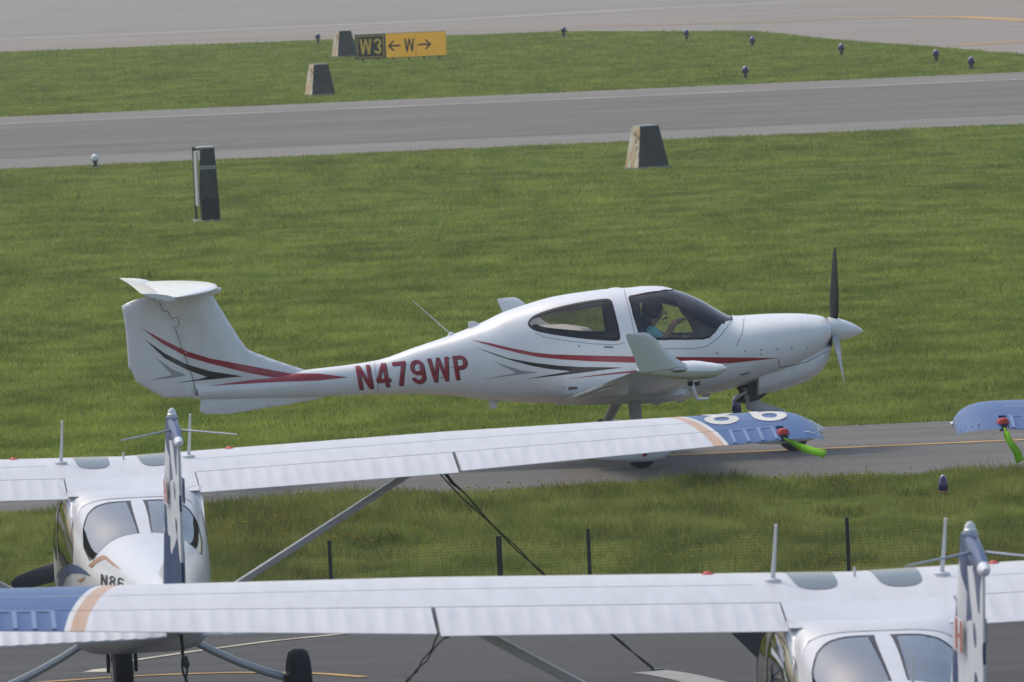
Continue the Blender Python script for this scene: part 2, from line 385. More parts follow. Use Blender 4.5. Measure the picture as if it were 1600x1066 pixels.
def glyphs(txt, gap=.16):
    """bold condensed block capitals as stroke polygons; x and y run 0..1 over the whole word"""
    def strokes(pts, w): return [[(a[0], a[1]), (b[0], b[1])] for a, b in zip(pts[:-1], pts[1:])], w
    K = .15                                   # stroke weight of a glyph .55 wide, 1 high
    def bar(a, b, w=K):
        L = math.dist(a, b); nx, ny = -(b[1] - a[1]) / L * w / 2, (b[0] - a[0]) / L * w / 2
        return [(a[0] + nx, a[1] + ny), (b[0] + nx, b[1] + ny), (b[0] - nx, b[1] - ny), (a[0] - nx, a[1] - ny)]
    def arc(cx, cy, rx, ry, a0, a1, w=K, n=12):
        P = [(cx + rx * math.cos(R(a0 + (a1 - a0) * k / n)), cy + ry * math.sin(R(a0 + (a1 - a0) * k / n))) for k in range(n + 1)]
        Q = [(cx + (rx - w) * math.cos(R(a0 + (a1 - a0) * k / n)), cy + (ry - w) * math.sin(R(a0 + (a1 - a0) * k / n))) for k in range(n + 1)]
        return P + Q[::-1]
    h = K / 2
    lib = {'N': (.56, [bar((h, 0), (h, 1)), bar((.56 - h, 0), (.56 - h, 1)), [(0, 1), (.17, 1), (.56, 0), (.39, 0)]]),
           '4': (.56, [bar((.40, 0), (.40, 1)), bar((0, .28), (.56, .28), .14), [(.30, 1), (.42, 1), (.14, .3), (0, .3)]]),
           '7': (.52, [bar((0, 1 - h), (.52, 1 - h)), [(.36, .92), (.52, .92), (.28, 0), (.12, 0)]]),
           '9': (.54, [arc(.27, .70, .27, .30, 0, 180), arc(.27, .64, .27, .27, 180, 360), bar((h, .62), (h, .72)), bar((.54 - h, .27), (.54 - h, .72)), arc(.27, .27, .27, .27, 180, 360)]),
           'W': (.84, [[(0, 1), (.15, 1), (.27, 0), (.14, 0)], [(.27, 0), (.14, 0), (.36, 1), (.48, 1)], [(.48, 1), (.36, 1), (.57, 0), (.70, 0)], [(.57, 0), (.70, 0), (.84, 1), (.69, 1)]]),
           'P': (.54, [bar((h, 0), (h, 1)), bar((0, 1 - h), (.3, 1 - h)), bar((0, .42 + h), (.3, .42 + h)), arc(.28, .71, .26, .29, -90, 90)]),
           '8': (.54, [arc(.27, .26, .27, .26, 0, 180), arc(.27, .26, .27, .26, 180, 360), arc(.27, .74, .27, .26, 0, 180), arc(.27, .74, .27, .26, 180, 360)]),
           '6': (.54, [arc(.27, .29, .27, .29, 0, 180), arc(.27, .29, .27, .29, 180, 360), bar((h, .3), (h, .74)), arc(.27, .73, .27, .27, 0, 180)]),
           '3': (.54, [arc(.27, .27, .27, .27, -170, 95), arc(.27, .73, .27, .27, -95, 170)])}
    out = []; x = 0
    for ch in txt:
        w, P = lib[ch]; out += [[(x + a, b) for a, b in q] for q in P]; x += w + gap
    W = x - gap
    return [[(a / W, b) for a, b in q] for q in out], W

class Body:
    """lofted fuselage skin S(u, phi): u forward, v left, z up; phi 0 on top, + to the left"""
    def __init__(s, zt, zb, hw, ne, fc, u0, u1): s.zt, s.zb, s.hw, s.ne, s.fc, s.u0, s.u1 = zt, zb, hw, ne, fc, u0, u1
    def S(s, u, ph):
        zt, zb, hw, n = s.zt(u), s.zb(u), s.hw(u), s.ne(u); zc = zb + (zt - zb) * s.fc(u)
        c, q = math.cos(ph), math.sin(ph)
        a = zt - zc if c >= 0 else zc - zb
        return Vector((u, math.copysign(abs(q) ** (2 / n), q) * hw, zc + a * math.copysign(abs(c) ** (2 / n), c)))
    def N(s, u, ph):
        e = 2e-3
        if abs(math.sin(ph)) < .02 or abs(math.cos(ph)) < .02: ph += .03 * (1 if ph <= 0 else -1) if abs(ph) > .02 else 0
        du = s.S(min(u + e, s.u1), ph) - s.S(max(u - e, s.u0), ph)
        dp = s.S(u, ph + .02) - s.S(u, ph - .02)
        return du.cross(dp).normalized()
    def phi_side(s, u, z, side=1):
        zt, zb, n = s.zt(u), s.zb(u), s.ne(u); zc = zb + (zt - zb) * s.fc(u)
        a = zt - zc if z >= zc else zc - zb
        k = min(1, abs(z - zc) / a) ** (n / 2)
        return side * math.acos(math.copysign(k, z - zc))
    def phi_top(s, u, v): return math.copysign(math.asin(min(1, (abs(v) / s.hw(u)) ** (s.ne(u) / 2))), v)
    def make(s, us, nphi, windows, mat, glassmats, parent, frame=None, lining=None, lin_range=None, names=('fuselage', 'window')):
        """windows: list of polygons in (u, phi). Skin with holes, panes, gaskets, inner lining."""
        pts = []; K = .35                    # phi scaled so that triangles come out even
        phs = [-math.pi + 2 * math.pi * k / nphi for k in range(nphi + 1)]
        for u in us:
            for ph in phs: pts.append((u, ph * K))
        edges = []
        nu, npn = len(us), nphi + 1
        for i in range(nu):
            for k in range(npn):
                if i + 1 < nu and k in (0, npn - 1): edges.append((i * npn + k, (i + 1) * npn + k))
                if k + 1 < npn and i in (0, nu - 1): edges.append((i * npn + k, i * npn + k + 1))
        polys = []
        for w in windows:
            d = densify([(a, b * K) for a, b in w], .02); polys.append(d)
            b0 = len(pts); pts += d; edges += [(b0 + i, b0 + (i + 1) % len(d)) for i in range(len(d))]
        v, e, f, *_ = delaunay_2d_cdt([Vector(p) for p in pts], edges, [], 0, 1e-5)
        v = [tuple(q) for q in v]
        P3 = [s.S(a, b / K) for a, b in v]; N3 = [s.N(a, b / K) for a, b in v]
        if N3[len(N3) // 2].dot(P3[len(N3) // 2] - Vector((P3[len(N3) // 2].x, 0, (s.zt(v[len(N3) // 2][0]) + s.zb(v[len(N3) // 2][0])) / 2))) < 0: N3 = [-q for q in N3]
        groups = [[] for _ in range(len(polys) + 1)]
        for t in f:
            c = (sum(v[i][0] for i in t) / 3, sum(v[i][1] for i in t) / 3)
            g = next((k + 1 for k, q in enumerate(polys) if inside(c, q)), 0)
            groups[g].append(t)
        def emit(name, tris, mat, off=0.0, flip=False, par=parent):
            ids = sorted({i for t in tris for i in t}); mp = {i: k for k, i in enumerate(ids)}
            V = [P3[i] + N3[i] * off for i in ids]; NN = [(-N3[i] if flip else N3[i]) for i in ids]
            T = []
            for t in tris:
                a, b, c = (P3[i] for i in t); nn = (b - a).cross(c - a); tt = [mp[i] for i in t]
                want = sum((N3[i] for i in t), Vector()) * (-1 if flip else 1)
                T.append(tt if nn.dot(want) > 0 else tt[::-1])
            return mesh_obj(name, V, T, mat, par, True, NN)
        skin = emit(names[0], groups[0], mat)
        if lining is not None:
            sel = [t for t in groups[0] if lin_range[0] < sum(v[i][0] for i in t) / 3 < lin_range[1]]
            emit('cabin_lining', sel, lining, -.018, True)
        for k, q in enumerate(polys):
            pane = emit(names[1], groups[k + 1], glassmats[k], -.003)
            if frame is not None and frame[k]:
                cx = sum(a for a, b in q) / len(q); cy = sum(b for a, b in q) / len(q); wd = frame[k]
                n = len(q); ins = []
                for i in range(n):
                    a = Vector(q[i - 1]); b = Vector(q[(i + 1) % n]); t = (b - a).normalized(); nn = Vector((-t.y, t.x))
                    p = Vector(q[i]) + nn * wd
                    if not inside(tuple(Vector(q[i]) + nn * .004), q): p = Vector(q[i]) - nn * wd
                    ins.append(p)
                V = []; NN = []; F = []
                for i in range(n):
                    for p in (q[i], ins[i]):
                        V.append(s.S(p[0], p[1] / K) - s.N(p[0], p[1] / K) * 0 + N3[0] * 0); NN.append(s.N(p[0], p[1] / K))
                if NN[0].dot(V[0] - Vector((V[0].x, 0, V[0].z - .2))) < 0: NN = [-x for x in NN]
                V = [a + b * .0015 for a, b in zip(V, NN)]
                for i in range(n):
                    j = (i + 1) % n; F.append((2 * i, 2 * j, 2 * j + 1, 2 * i + 1))
                g = mesh_obj('gasket', V, F, GASKET, pane, True)
        # full grid for projecting decals
        gv = []; gf = []
        for u in us:
            for ph in phs: gv.append(s.S(u, ph))
        for i in range(nu - 1):
            for k in range(npn - 1): gf.append((i * npn + k, i * npn + k + 1, (i + 1) * npn + k + 1, (i + 1) * npn + k))
        return skin, gv, gf
class Rig:
    """projects pixel outlines onto a built surface (the decal then lies on that surface)"""
    def __init__(s, root): s.M = Matrix.LocRotScale(root.location, root.rotation_euler, None); s.I = s.M.inverted(); s.o = s.I @ cC; s.v = []; s.f = []
    def add(s, v, f): b = len(s.v); s.v += [Vector(p) for p in v]; s.f += [[b + i for i in t] for t in f]
    def addo(s, o): s.add([v.co.copy() for v in o.data.vertices], [list(p.vertices) for p in o.data.polygons])
    def bake(s): s.b = BVHTree.FromPolygons(s.v, s.f)
    def hit(s, px, py):
        d = (s.I.to_3x3() @ ray(px, py)).normalized(); h = s.b.ray_cast(s.o, d)
        return (h[0], h[1] if h[1].dot(d) < 0 else -h[1]) if h[0] is not None else (None, None)
    def plane(s, px, py, v):
        d = s.I.to_3x3() @ ray(px, py); t = (v - s.o.y) / d.y; return s.o + d * t
    def decal(s, name, v2, f2, mat, parent, off=.003):
        V = []; ok = []
        for p in v2:
            h, nn = s.hit(*p); ok.append(h is not None); V.append(h + nn * off if h is not None else Vector())
        F = [t for t in f2 if all(ok[i] for i in t) and max((V[t[i]] - V[t[i - 1]]).length for i in range(len(t))) < .35]
        ids = sorted({i for t in F for i in t}); mp = {i: k for k, i in enumerate(ids)}
        if not F: return None
        return mesh_obj(name, [V[i] for i in ids], [[mp[i] for i in t] for t in F], mat, parent)
    def poly(s, name, poly, mat, parent, step=3.0, off=.003): return s.decal(name, *fill2d(poly, step), mat, parent, off)
    def line(s, name, pts, w, mat, parent, off=.002):
        P = []
        for a, b in zip(pts[:-1], pts[1:]):
            k = max(1, int(math.dist(a, b) / 3)); P += [(a[0] + (b[0] - a[0]) * q / k, a[1] + (b[1] - a[1]) * q / k) for q in range(k)]
        P.append(pts[-1]); v = []; f = []
        for i, p in enumerate(P):
            a = P[max(i - 1, 0)]; b = P[min(i + 1, len(P) - 1)]; L = math.dist(a, b) or 1; nx, ny = -(b[1] - a[1]) / L * w / 2, (b[0] - a[0]) / L * w / 2
            v += [(p[0] + nx, p[1] + ny), (p[0] - nx, p[1] - ny)]
            if i: f.append((2 * i - 2, 2 * i, 2 * i + 1, 2 * i - 1))
        return s.decal(name, v, f, mat, parent, off)
    def text(s, name, txt, quad, mat, parent, off=.004):
        TL, TR, BL, BR = (Vector(q) for q in quad); V = []; F = []
        for q in glyphs(txt)[0]:
            q2 = [tuple((TL.lerp(TR, a)).lerp(BL.lerp(BR, a), 1 - b)) for a, b in q]
            v, f = fill2d(q2, 3.0); b0 = len(V); V += v; F += [[b0 + i for i in t] for t in f]
        o = s.decal(name, V, F, mat, parent, off)
        if o: o['kind'] = 'stuff'
        return o
def copy_tree(o, parent=None):
    c = o.copy(); COL.objects.link(c); c.parent = parent
    for ch in list(o.children): copy_tree(ch, c)
    return c

# ------------------------------------------------------------------ the ground
YB = [10, 30, 50, 70, 78, 80, 82, 84, 86, 88, 91, 100, 150, 200, 243, 300, 400, 800, 2000, 9000]
def sheet(name, outline_rows, mat, lift=0.0, kind='structure', label=None):
    """rows of (Y, x_left, x_right); a strip following the ground's height"""
    rows = []
    for (a, b) in zip(outline_rows[:-1], outline_rows[1:]):
        rows.append(a)
        for y in YB:
            if a[0] + .01 < y < b[0] - .01:
                t = (y - a[0]) / (b[0] - a[0]); rows.append((y, a[1] + (b[1] - a[1]) * t, a[2] + (b[2] - a[2]) * t))
    rows.append(outline_rows[-1])
    v = []; f = []
    for i, (y, x0, x1) in enumerate(rows):
        v += [(x0, y, gz(y) + lift), (x1, y, gz(y) + lift)]
        if i: f.append((2 * i - 2, 2 * i - 1, 2 * i + 1, 2 * i))
    o = mesh_obj(name, v, f, mat, None, False); tag(o, label, None, None, kind); return o
sheet('ground', [(10, -6000, 6000), (9000, -6000, 6000)], GR_G)
FENCE_Y = 80.0
sheet('apron', [(12, -120, 120), (79.75, -120, 120)], APRON, .006)
TX0, TX1 = 91.0, 99.8
sheet('taxiway', [(TX0, -300, 300), (TX1, -300, 300)], TAXI, .006)
sheet('taxiway_centre_line', [(96.0, -300, 300), (96.2, -300, 300)], YLINE, .011)
sheet('runway', [(199.5, -900, 900), (242.7, -900, 900)], SHOULD, .006)
sheet('runway_paving', [(206.5, -900, 900), (236.2, -900, 900)], RUNWAY, .010)
sheet('runway_edge_line', [(235.4, -900, 900), (235.85, -900, 900)], EDGEL, .014)
sheet('runway_edge_line', [(211.0, -900, 900), (211.35, -900, 900)], SHOULD, .0135)
g0 = ground_at(0, 82).y; g1 = ground_at(1100, 50).y
FG = [(x, ground_at(*q).y) for x, q in ((-200, (0, 82)), (ground_at(0, 82).x, (0, 82)), (ground_at(500, 63).x, (500, 63)), (ground_at(880, 50).x, (880, 50)), (ground_at(1180, 49).x, (1180, 49)), (ground_at(1300, 62).x, (1300, 62)), (ground_at(1450, 73).x, (1450, 73)), (ground_at(1600, 86).x, (1600, 86)), (45, (1650, 104)))]
def far_sheet(name, near, mat, lift, far=900):
    v = []; f = []
    for i, (x, y) in enumerate(near):
        v += [(x, y, lift), (x, far, lift)]
        if i: f.append((2 * i - 2, 2 * i, 2 * i + 1, 2 * i - 1))
    o = mesh_obj(name, v, f, mat, None, False); o['kind'] = 'structure'; return o
far_sheet('far_taxiway', FG + [(300, 244)], FARCON, .006)
far_sheet('far_apron', [(-300, ground_at(0, 58).y + 30)] + [(ground_at(*q).x, ground_at(*q).y) for q in ((300, 44), (700, 28), (900, 14), (1195, 1))] + [(80, 420), (300, 430)], FARCON2, .012)
def ground_ribbon(name, pts, w, mat, lift=.012):
    P = [ground_at(*p) for p in pts]; v = []; f = []
    for i, p in enumerate(P):
        t = (P[min(i + 1, len(P) - 1)] - P[max(i - 1, 0)]); t.z = 0; t.normalize(); nrm = Vector((-t.y, t.x, 0)) * w / 2
        for q in (p + nrm, p - nrm): v.append((q.x, q.y, gz(q.y) + lift))
        if i: f.append((2 * i - 2, 2 * i, 2 * i + 1, 2 * i - 1))
    o = mesh_obj(name, v, f, mat, None, False); o['kind'] = 'structure'; return o
ground_ribbon('far_taxiway_line', [(1180, 36), (1300, 30), (1420, 27), (1500, 27), (1560, 30), (1640, 34), (1700, 38)], 1.0, YLINE, .016)
ground_ribbon('far_taxiway_line', [(1490, 72), (1560, 68), (1640, 64), (1720, 60)], 1.1, YLINE, .016)
ground_ribbon('far_taxiway_line', [(-200, 96), (0, 78), (400, 61), (700, 50), (1000, 40), (1180, 36)], .5, YLINE, .016)
ground_ribbon('far_taxiway_edge', [(-100, 66), (300, 50), (700, 32), (1000, 15), (1250, 3)], .8, WLINE, .017)
ground_ribbon('apron_line', [(-80, 1009), (0, 1003), (60, 1001), (130, 997)], .10, CREAM)
ground_ribbon('apron_line', [(195, 1036), (300, 1020), (420, 1004), (540, 992), (640, 982)], .10, CREAM)
ground_ribbon('apron_line', [(60, 1068), (180, 1060), (260, 1056), (360, 1053), (450, 1053), (510, 1055), (570, 1060)], .11, YLINE)
ground_ribbon('apron_patch', [(158, 1052), (172, 1048), (196, 1046)], .35, CREAM, .010)
ground_ribbon('apron_patch', [(1015, 1051), (1045, 1055), (1075, 1061), (1110, 1070)], .30, CONC, .010)

# ------------------------------------------------------------------ the taxiing low-wing aeroplane
TH = R(6.5)
nw = ground_at(1240, 705); da_o = nw - Vector((math.cos(TH), math.sin(TH), 0)) * 1.74
da_o.z = .006
DAR = empty('low_wing_aeroplane', da_o, TH, 'white low wing aeroplane with red and black stripes and number N479WP taxiing right', 'aeroplane')
rig = Rig(DAR)
def D(px, py, w=0.0): return rig.plane(px, py, -w)
top_px = [(300, 600), (380, 592), (430, 586), (479, 578), (539, 571), (591, 562.6), (648, 543), (693, 528), (730, 514), (760, 501), (782, 490), (819, 477), (864, 464), (906, 457), (951, 451.6), (984, 449.5), (1005, 447.2), (1029, 447), (1050, 451), (1075, 459), (1100, 470.6), (1124, 485), (1141, 493), (1155, 493.5), (1194, 491), (1236, 490), (1269, 491.5), (1285, 494.5), (1292.5, 501)]
bot_px = [(300, 624), (423, 622), (498, 620), (535, 618.5), (573, 617), (629, 615.5), (685, 617), (720, 620), (761, 625), (802, 628), (856, 630), (900, 629), (951, 625), (1009, 625), (1050, 622), (1112, 614), (1153, 603.5), (1180, 594), (1216, 583), (1255, 566), (1280, 549), (1293, 534)]
zt_ = [D(*p) for p in top_px]; zb_ = [D(*p) for p in bot_px]
def ux(px, py=540): return D(px, py).x
hw_px = [(300, .085), (360, .10), (479, .125), (573, .16), (648, .22), (720, .31), (800, .45), (880, .55), (950, .585), (1020, .585), (1100, .565), (1150, .55), (1210, .51), (1250, .46), (1280, .40), (1293, .31)]
ne_px = [(300, 2.0), (600, 2.1), (800, 2.25), (1000, 2.35), (1150, 2.4), (1230, 2.6), (1293, 2.3)]
fc_px = [(300, .5), (700, .5), (850, .42), (1000, .38), (1120, .45), (1200, .5), (1293, .5)]
bod = Body(pchip([p.x for p in zt_], [p.z for p in zt_]), pchip([p.x for p in zb_], [p.z for p in zb_]),
           pchip([ux(a) for a, b in hw_px], [b for a, b in hw_px]), pchip([ux(a) for a, b in ne_px], [b for a, b in ne_px]),
           pchip([ux(a) for a, b in fc_px], [b for a, b in fc_px]), ux(302), ux(1293))
# pixel -> (u, phi) on the near (right, phi<0) flank
us0 = list(np.linspace(bod.u0, bod.u1, 130))
gv = [bod.S(u, -math.pi + 2 * math.pi * k / 72) for u in us0 for k in range(73)]
gf = [(i * 73 + k, i * 73 + k + 1, (i + 1) * 73 + k + 1, (i + 1) * 73 + k) for i in range(129) for k in range(72)]
rig.add(gv, gf); rig.bake()
def uphi(px, py):
    h, _ = rig.hit(px, py)
    if h is None: return None
    return (h.x, bod.phi_side(h.x, h.z, -1))
rear = smooth_poly([(823, 507), (829, 496), (842, 489), (870, 480), (907, 472), (940, 467), (955, 467), (959, 479), (970.5, 527), (967, 533), (955, 533), (926, 531), (889, 527), (851, 521), (832, 516)], 2)
rearR = [uphi(*p) for p in rear]; rearL = [(u, -ph) for u, ph in rearR]
frp = [(1046, 454), (1030, 454.5), (1010, 457), (984, 462), (981.5, 466), (989, 494), (997, 520), (1002, 530), (1008, 531.5), (1040, 531.7), (1072, 531.5), (1098, 531), (1109, 528), (1118, 519.5), (1130, 504)]
fr = [uphi(*p) for p in frp]
uc0, uc1 = ux(1053, 452), ux(1143, 494)
right = [(fr[0][0] + .02, -.22)] + fr[1:] + [(ux(1139.5, 494), -.45), (uc1 - .015, -.2)]
front = [(uc0, 0)] + [(a, b) for a, b in right] + [(uc1, 0)] + [(a, -b) for a, b in reversed(right)]
us = list(np.linspace(bod.u0, ux(760), 34)[:-1]) + list(np.linspace(ux(760), ux(1160), 54)[:-1]) + list(np.linspace(ux(1160), bod.u1, 24))
skin, gv2, gf2 = bod.make(us, 64, [rearR, rearL, front], WHITE, [GLASS_R, GLASS_R, GLASS], DAR, [.022, .022, .012], LINING_L, (ux(800), ux(1150)), ('fuselage', 'window'))
rig.v = []; rig.f = []; rig.add(gv2, gf2)
# nose ring and tail cap
def cap(u, name, mat, d=.0):
    ring = [bod.S(u, -math.pi + 2 * math.pi * k / 40) for k in range(40)]
    return mesh_obj(name, ring, [list(range(40))], mat, DAR, False)
cap(bod.u1, 'cowl_front', WHITE); cap(bod.u0, 'tail_cap', WHITE)
# chin cowl with its step at the back
cr = []
for px, zt, bpy_, hw in ((1180, 560, 619.5, .33), (1196, 555, 614.5, .35), (1236, 545, 604, .36), (1262, 540, 594, .35), (1280, 536, 581, .32), (1290, 534, 566, .27), (1295, 534, 550, .20)):
    a = D(px, zt); b = D(px, bpy_); zc = b.z + (a.z - b.z) * .55
    cr.append([Vector((b.x if k > 10 and k < 30 else b.x, hw * math.copysign(abs(math.sin(q)) ** .75, math.sin(q)), zc + (a.z - zc if math.cos(q) > 0 else zc - b.z) * math.copysign(abs(math.cos(q)) ** .75, math.cos(q)))) for k in range(40) for q in [2 * math.pi * k / 40]])
chin = G().rings(cr).build('chin_cowl', WHITE, DAR); rig.addo(chin)
# air inlets on the cowl front
for s_ in (-1, 1):
    c = D(1293.5, 528); G().lathe((c.x - .01, s_ * .21, c.z), (1, 0, 0), [(0, .0), (0, .085), (.012, .085), (.012, .0)], 16).build('air_inlet', GASKET, DAR)
# vertical tail
def slab(name, poly_px, th, mat, w=0.0, le=True):
    """thin lens-shaped slab from a side outline"""
    P = [D(x, y, w) for x, y in poly_px]
    v2, f2 = fill2d([(p.x, p.z) for p in P], .05)
    xs = [p[0] for p in v2]
    def half(p):
        row = [q[0] for q in v2 if abs(q[1] - p[1]) < .045]; a, b = min(row), max(row); L = max(b - a, .05); t = (p[0] - a) / L
        return t, L
    pol = densify([(p.x, p.z) for p in P], .05)
    V = []; n = len(v2); edge = [min(math.hypot(p[0] - q[0], p[1] - q[1]) for q in pol) for p in v2]
    for sgn in (1, -1):
        for p, e in zip(v2, edge): V.append(Vector((p[0], -w + sgn * (.004 + (th / 2 - .004) * math.sqrt(min(1, e / .22))), p[1])))
    F = [t[::-1] for t in f2] + [[i + n for i in t] for t in f2]
    cnt = {}
    for t in f2:
        for i in range(3):
            a, b = t[i - 1], t[i]; cnt[(a, b)] = 1
    for (a, b) in cnt:
        if (b, a) not in cnt: F.append((a, b, b + n, a + n))
    o = mesh_obj(name, V, F, mat, DAR, True); recalc(o, 1.2); rig.addo(o); return o
slab('fin', [(479, 579), (453, 570.5), (423, 560.5), (393, 549), (385, 544), (374, 529), (355, 499), (337, 470), (333, 462), (335, 447), (246, 455), (248, 470), (262, 489), (273, 510), (284.5, 547), (300, 585), (308.5, 620), (330, 622), (420, 612), (480, 598)], .15, WHITE)
rud = slab('rudder', [(245.5, 455), (231, 463), (209, 469), (190, 478), (195.6, 510), (199.4, 552), (200.5, 575), (206, 580), (212.5, 596.4), (234, 610), (256, 622), (307, 622), (298.5, 585), (283, 547), (271.5, 511), (260, 489), (246.5, 470)], .11, WHITE)
slab('hinge_fairing', [(242, 457), (252, 457), (256, 470), (270, 489), (281, 510), (292, 547), (305, 585), (310, 619), (299, 619), (290, 585), (276, 547), (264, 511), (252, 489), (241, 470)], .10, WHITE)
slab('ventral_fin', [(314, 622), (312, 642), (320, 647), (355, 647), (404, 639.5), (450, 632), (505, 622), (505, 616), (400, 617)], .05, WHITE)
# T-tail: stabiliser and elevator
def lift_surface(name, secs, mat, thick=.1, parent=DAR, n=12, camber=.0, t0=0.0, t1=1.0):
    """secs: (leading edge point, trailing edge point) in local u,v,z"""
    up, lo = airfoil(n, thick, camber, t0, t1); rr = []
    for le, te in secs:
        le = Vector(le); te = Vector(te); c = te - le; L = c.length
        nz = Vector((0, 0, 1)) - c.normalized() * c.normalized().z; nz.normalize()
        loop = up + lo[::-1][1:-1] if t0 == 0 else up + lo[::-1]
        rr.append([le + c * a + nz * (b * L) for a, b in loop])
    return G().rings(rr).build(name, mat, parent, True, .9)
apx = D(339, 443); zs = apx.z - .02
def stab_sec(v, f):
    a = abs(v) / 1.6; dz = .0 if v > 0 else -.03 * a
    le = Vector((apx.x - .06 * a - .50 * a ** 2.4, v, zs + dz)); te = Vector((-5.06, v, zs - .01 + dz))
    return le, te
sv = [-1.6, -1.5, -1.2, -.8, -.4, 0, .4, .8, 1.2, 1.5, 1.6]
lift_surface('stabiliser', [stab_sec(v, 0) for v in sv], WHITE, .11)
el = []
for v in [-1.62, -1.4, -.9, -.35, .35, .9, 1.4, 1.62]:
    a = abs(v) / 1.6; dz = 0 if v > 0 else -.03 * a
    el.append((Vector((-5.055 + (.0 if abs(v) < 1.5 else .1), v, zs - .02 + dz)), Vector((-5.31, v, zs + .055 + dz))))
lift_surface('elevator', el, WHITE, .16)
G().lathe((apx.x - .36, 0, zs - .05), (1, 0, 0), [(-.42, .015), (-.3, .05), (0, .075), (.3, .06), (.4, .02)], 16).build('tail_fairing', WHITE, DAR)
# wings
ler = D(1066, 606, .62); ter = D(887, 628, .62); let = D(1112, 570, 5.45); tet = D(996, 582, 5.45)
for s_ in (-1, 1):
    dz = 0 if s_ < 0 else -.15                 # the aeroplane leans a little on its gear
    secs = []
    for t in (0, .12, .3, .5, .7, .85, .95, 1.0):
        le = ler.lerp(let, t); te = ter.lerp(tet, t); v = s_ * (.40 + (5.45 - .40) * t)
        secs.append((Vector((le.x, v, le.z + dz * t - .01)), Vector((te.x, v, te.z + dz * t + .02))))
    wing = lift_surface('wing', secs, WHITE, .145, camber=.015)
    # drooped flap along the inner trailing edge
    fs = []
    for t in (.04, .28, .5):
        te = ter.lerp(tet, t); v = s_ * (.40 + 5.05 * t)
        fs.append((Vector((te.x + .24, v, te.z + dz * t + .015)), Vector((te.x - .05, v, te.z + dz * t - .05))))
    lift_surface('flap', fs, WHITE, .10)
    # wing tip pod and swept winglet
    vt = s_ * 5.45
    tipr = []
    for px, hh, wv in ((996, .015, .06), (1010, .05, .09), (1045, .085, .12), (1085, .10, .14), (1115, .075, .13), (1128, .045, .09), (1135, .008, .015)):
        c = D(px, 578.5 if px < 1125 else 576, 5.5)
        tipr.append([Vector((c.x, vt + s_ * .06 + wv * math.cos(a), c.z + dz + hh * math.sin(a))) for a in [2 * math.pi * k / 14 for k in range(14)]])
    G().rings(tipr).build('wing_tip', WHITE, DAR)
    rr = []
    for (pa, pb, t, w) in (((1076, 571), (1000, 583), .10, 5.60), ((1058, 561), (994, 568), .075, 5.63), ((1041, 547), (988, 552), .06, 5.66), ((1024, 529), (980, 532), .045, 5.69), ((1014, 521.5), (977.5, 524), .03, 5.71), ((1008, 519.5), (979, 522), .008, 5.715)):
        a = D(*pa, w); b = D(*pb, w); n = 8
        loop = [(k / n, math.sin(math.pi * (k / n) ** .6)) for k in range(n + 1)]
        rr.append([Vector((a.x + (b.x - a.x) * q, s_ * w + t * .5 * h, a.z + (b.z - a.z) * q + dz)) for q, h in loop] + [Vector((a.x + (b.x - a.x) * q, s_ * w - t * .5 * h, a.z + (b.z - a.z) * q + dz)) for q, h in loop[::-1][1:-1]])
    wl_ = G().rings(rr).build('winglet', WHITE, DAR)
    c = D(1068, 577, 5.6); G().lathe((c.x - .05, s_ * 5.62, c.z + dz), (1, 0, 0), [(-.09, .012), (-.05, .03), (.05, .034), (.10, .012)], 10).build('position_light', METAL, DAR)
    # main gear: spring leg, spat, wheel
    wx = D(1003, 733, 1.485).x
    g = G(); tp = D(991, 618, .45)
    rr = []
    for t in (0, .3, .6, 1):
        c = Vector((tp.x + (wx - .02 - tp.x) * t, s_ * (.42 + (1.42 - .42) * t), .72 + (.27 - .72) * t)); wd = .075 - .02 * t
        rr.append([c + Vector((wd * math.cos(a), 0, 0)) + Vector((0, .022 * math.sin(a), .022 * math.sin(a))) for a in [2 * math.pi * k / 12 for k in range(12)]])
    g.rings(rr).build('gear_leg', LEGGREY, DAR)
    spat = []
    for du, h0, h1, wd in ((-.60, .15, .165, .012), (-.5, .12, .20, .05), (-.30, .085, .28, .095), (-.1, .058, .33, .125), (.1, .055, .34, .13), (.22, .075, .32, .115), (.30, .13, .27, .075), (.33, .18, .22, .02)):
        zc = (h0 + h1) / 2
        spat.append([Vector((wx + du, s_ * 1.485 + wd * math.copysign(abs(math.cos(a)) ** .8, math.cos(a)), zc + (h1 - h0) / 2 * math.copysign(abs(math.sin(a)) ** .8, math.sin(a)))) for a in [2 * math.pi * k / 18 for k in range(18)]])
    sp = G().rings(spat).build('wheel_spat', WHITE, DAR)
    G().lathe((wx + .02, s_ * 1.615, .15), (0, s_, 0), [(-.03, 0), (-.03, .024), (.004, .024), (.006, .0)], 12).build('spat_plug', TEXTRED, sp)
    wh = G().lathe((wx, s_ * 1.485, .178), (0, 1, 0), [(-.065, .09), (-.07, .13), (-.055, .165), (-.02, .178), (.02, .178), (.055, .165), (.07, .13), (.065, .09)], 26).build('wheel', RUBBER, DAR)
    G().lathe((wx, s_ * 1.485, .178), (0, 1, 0), [(-.06, .0), (-.06, .088), (.06, .088), (.06, .0)], 18).build('rim', METAL, wh)
# belly fairing between the wings
rr = []
for px, w_, zz in ((868, .18, 633), (900, .45, 632), (960, .62, 631), (1020, .62, 630), (1060, .5, 626), (1090, .15, 619)):
    c = D(px, zz); rr.append([Vector((c.x, w_ * math.cos(a), c.z + .10 + .10 * math.sin(a))) for a in [2 * math.pi * k / 20 for k in range(20)]])
G().rings(rr).build('belly_fairing', WHITE, DAR)
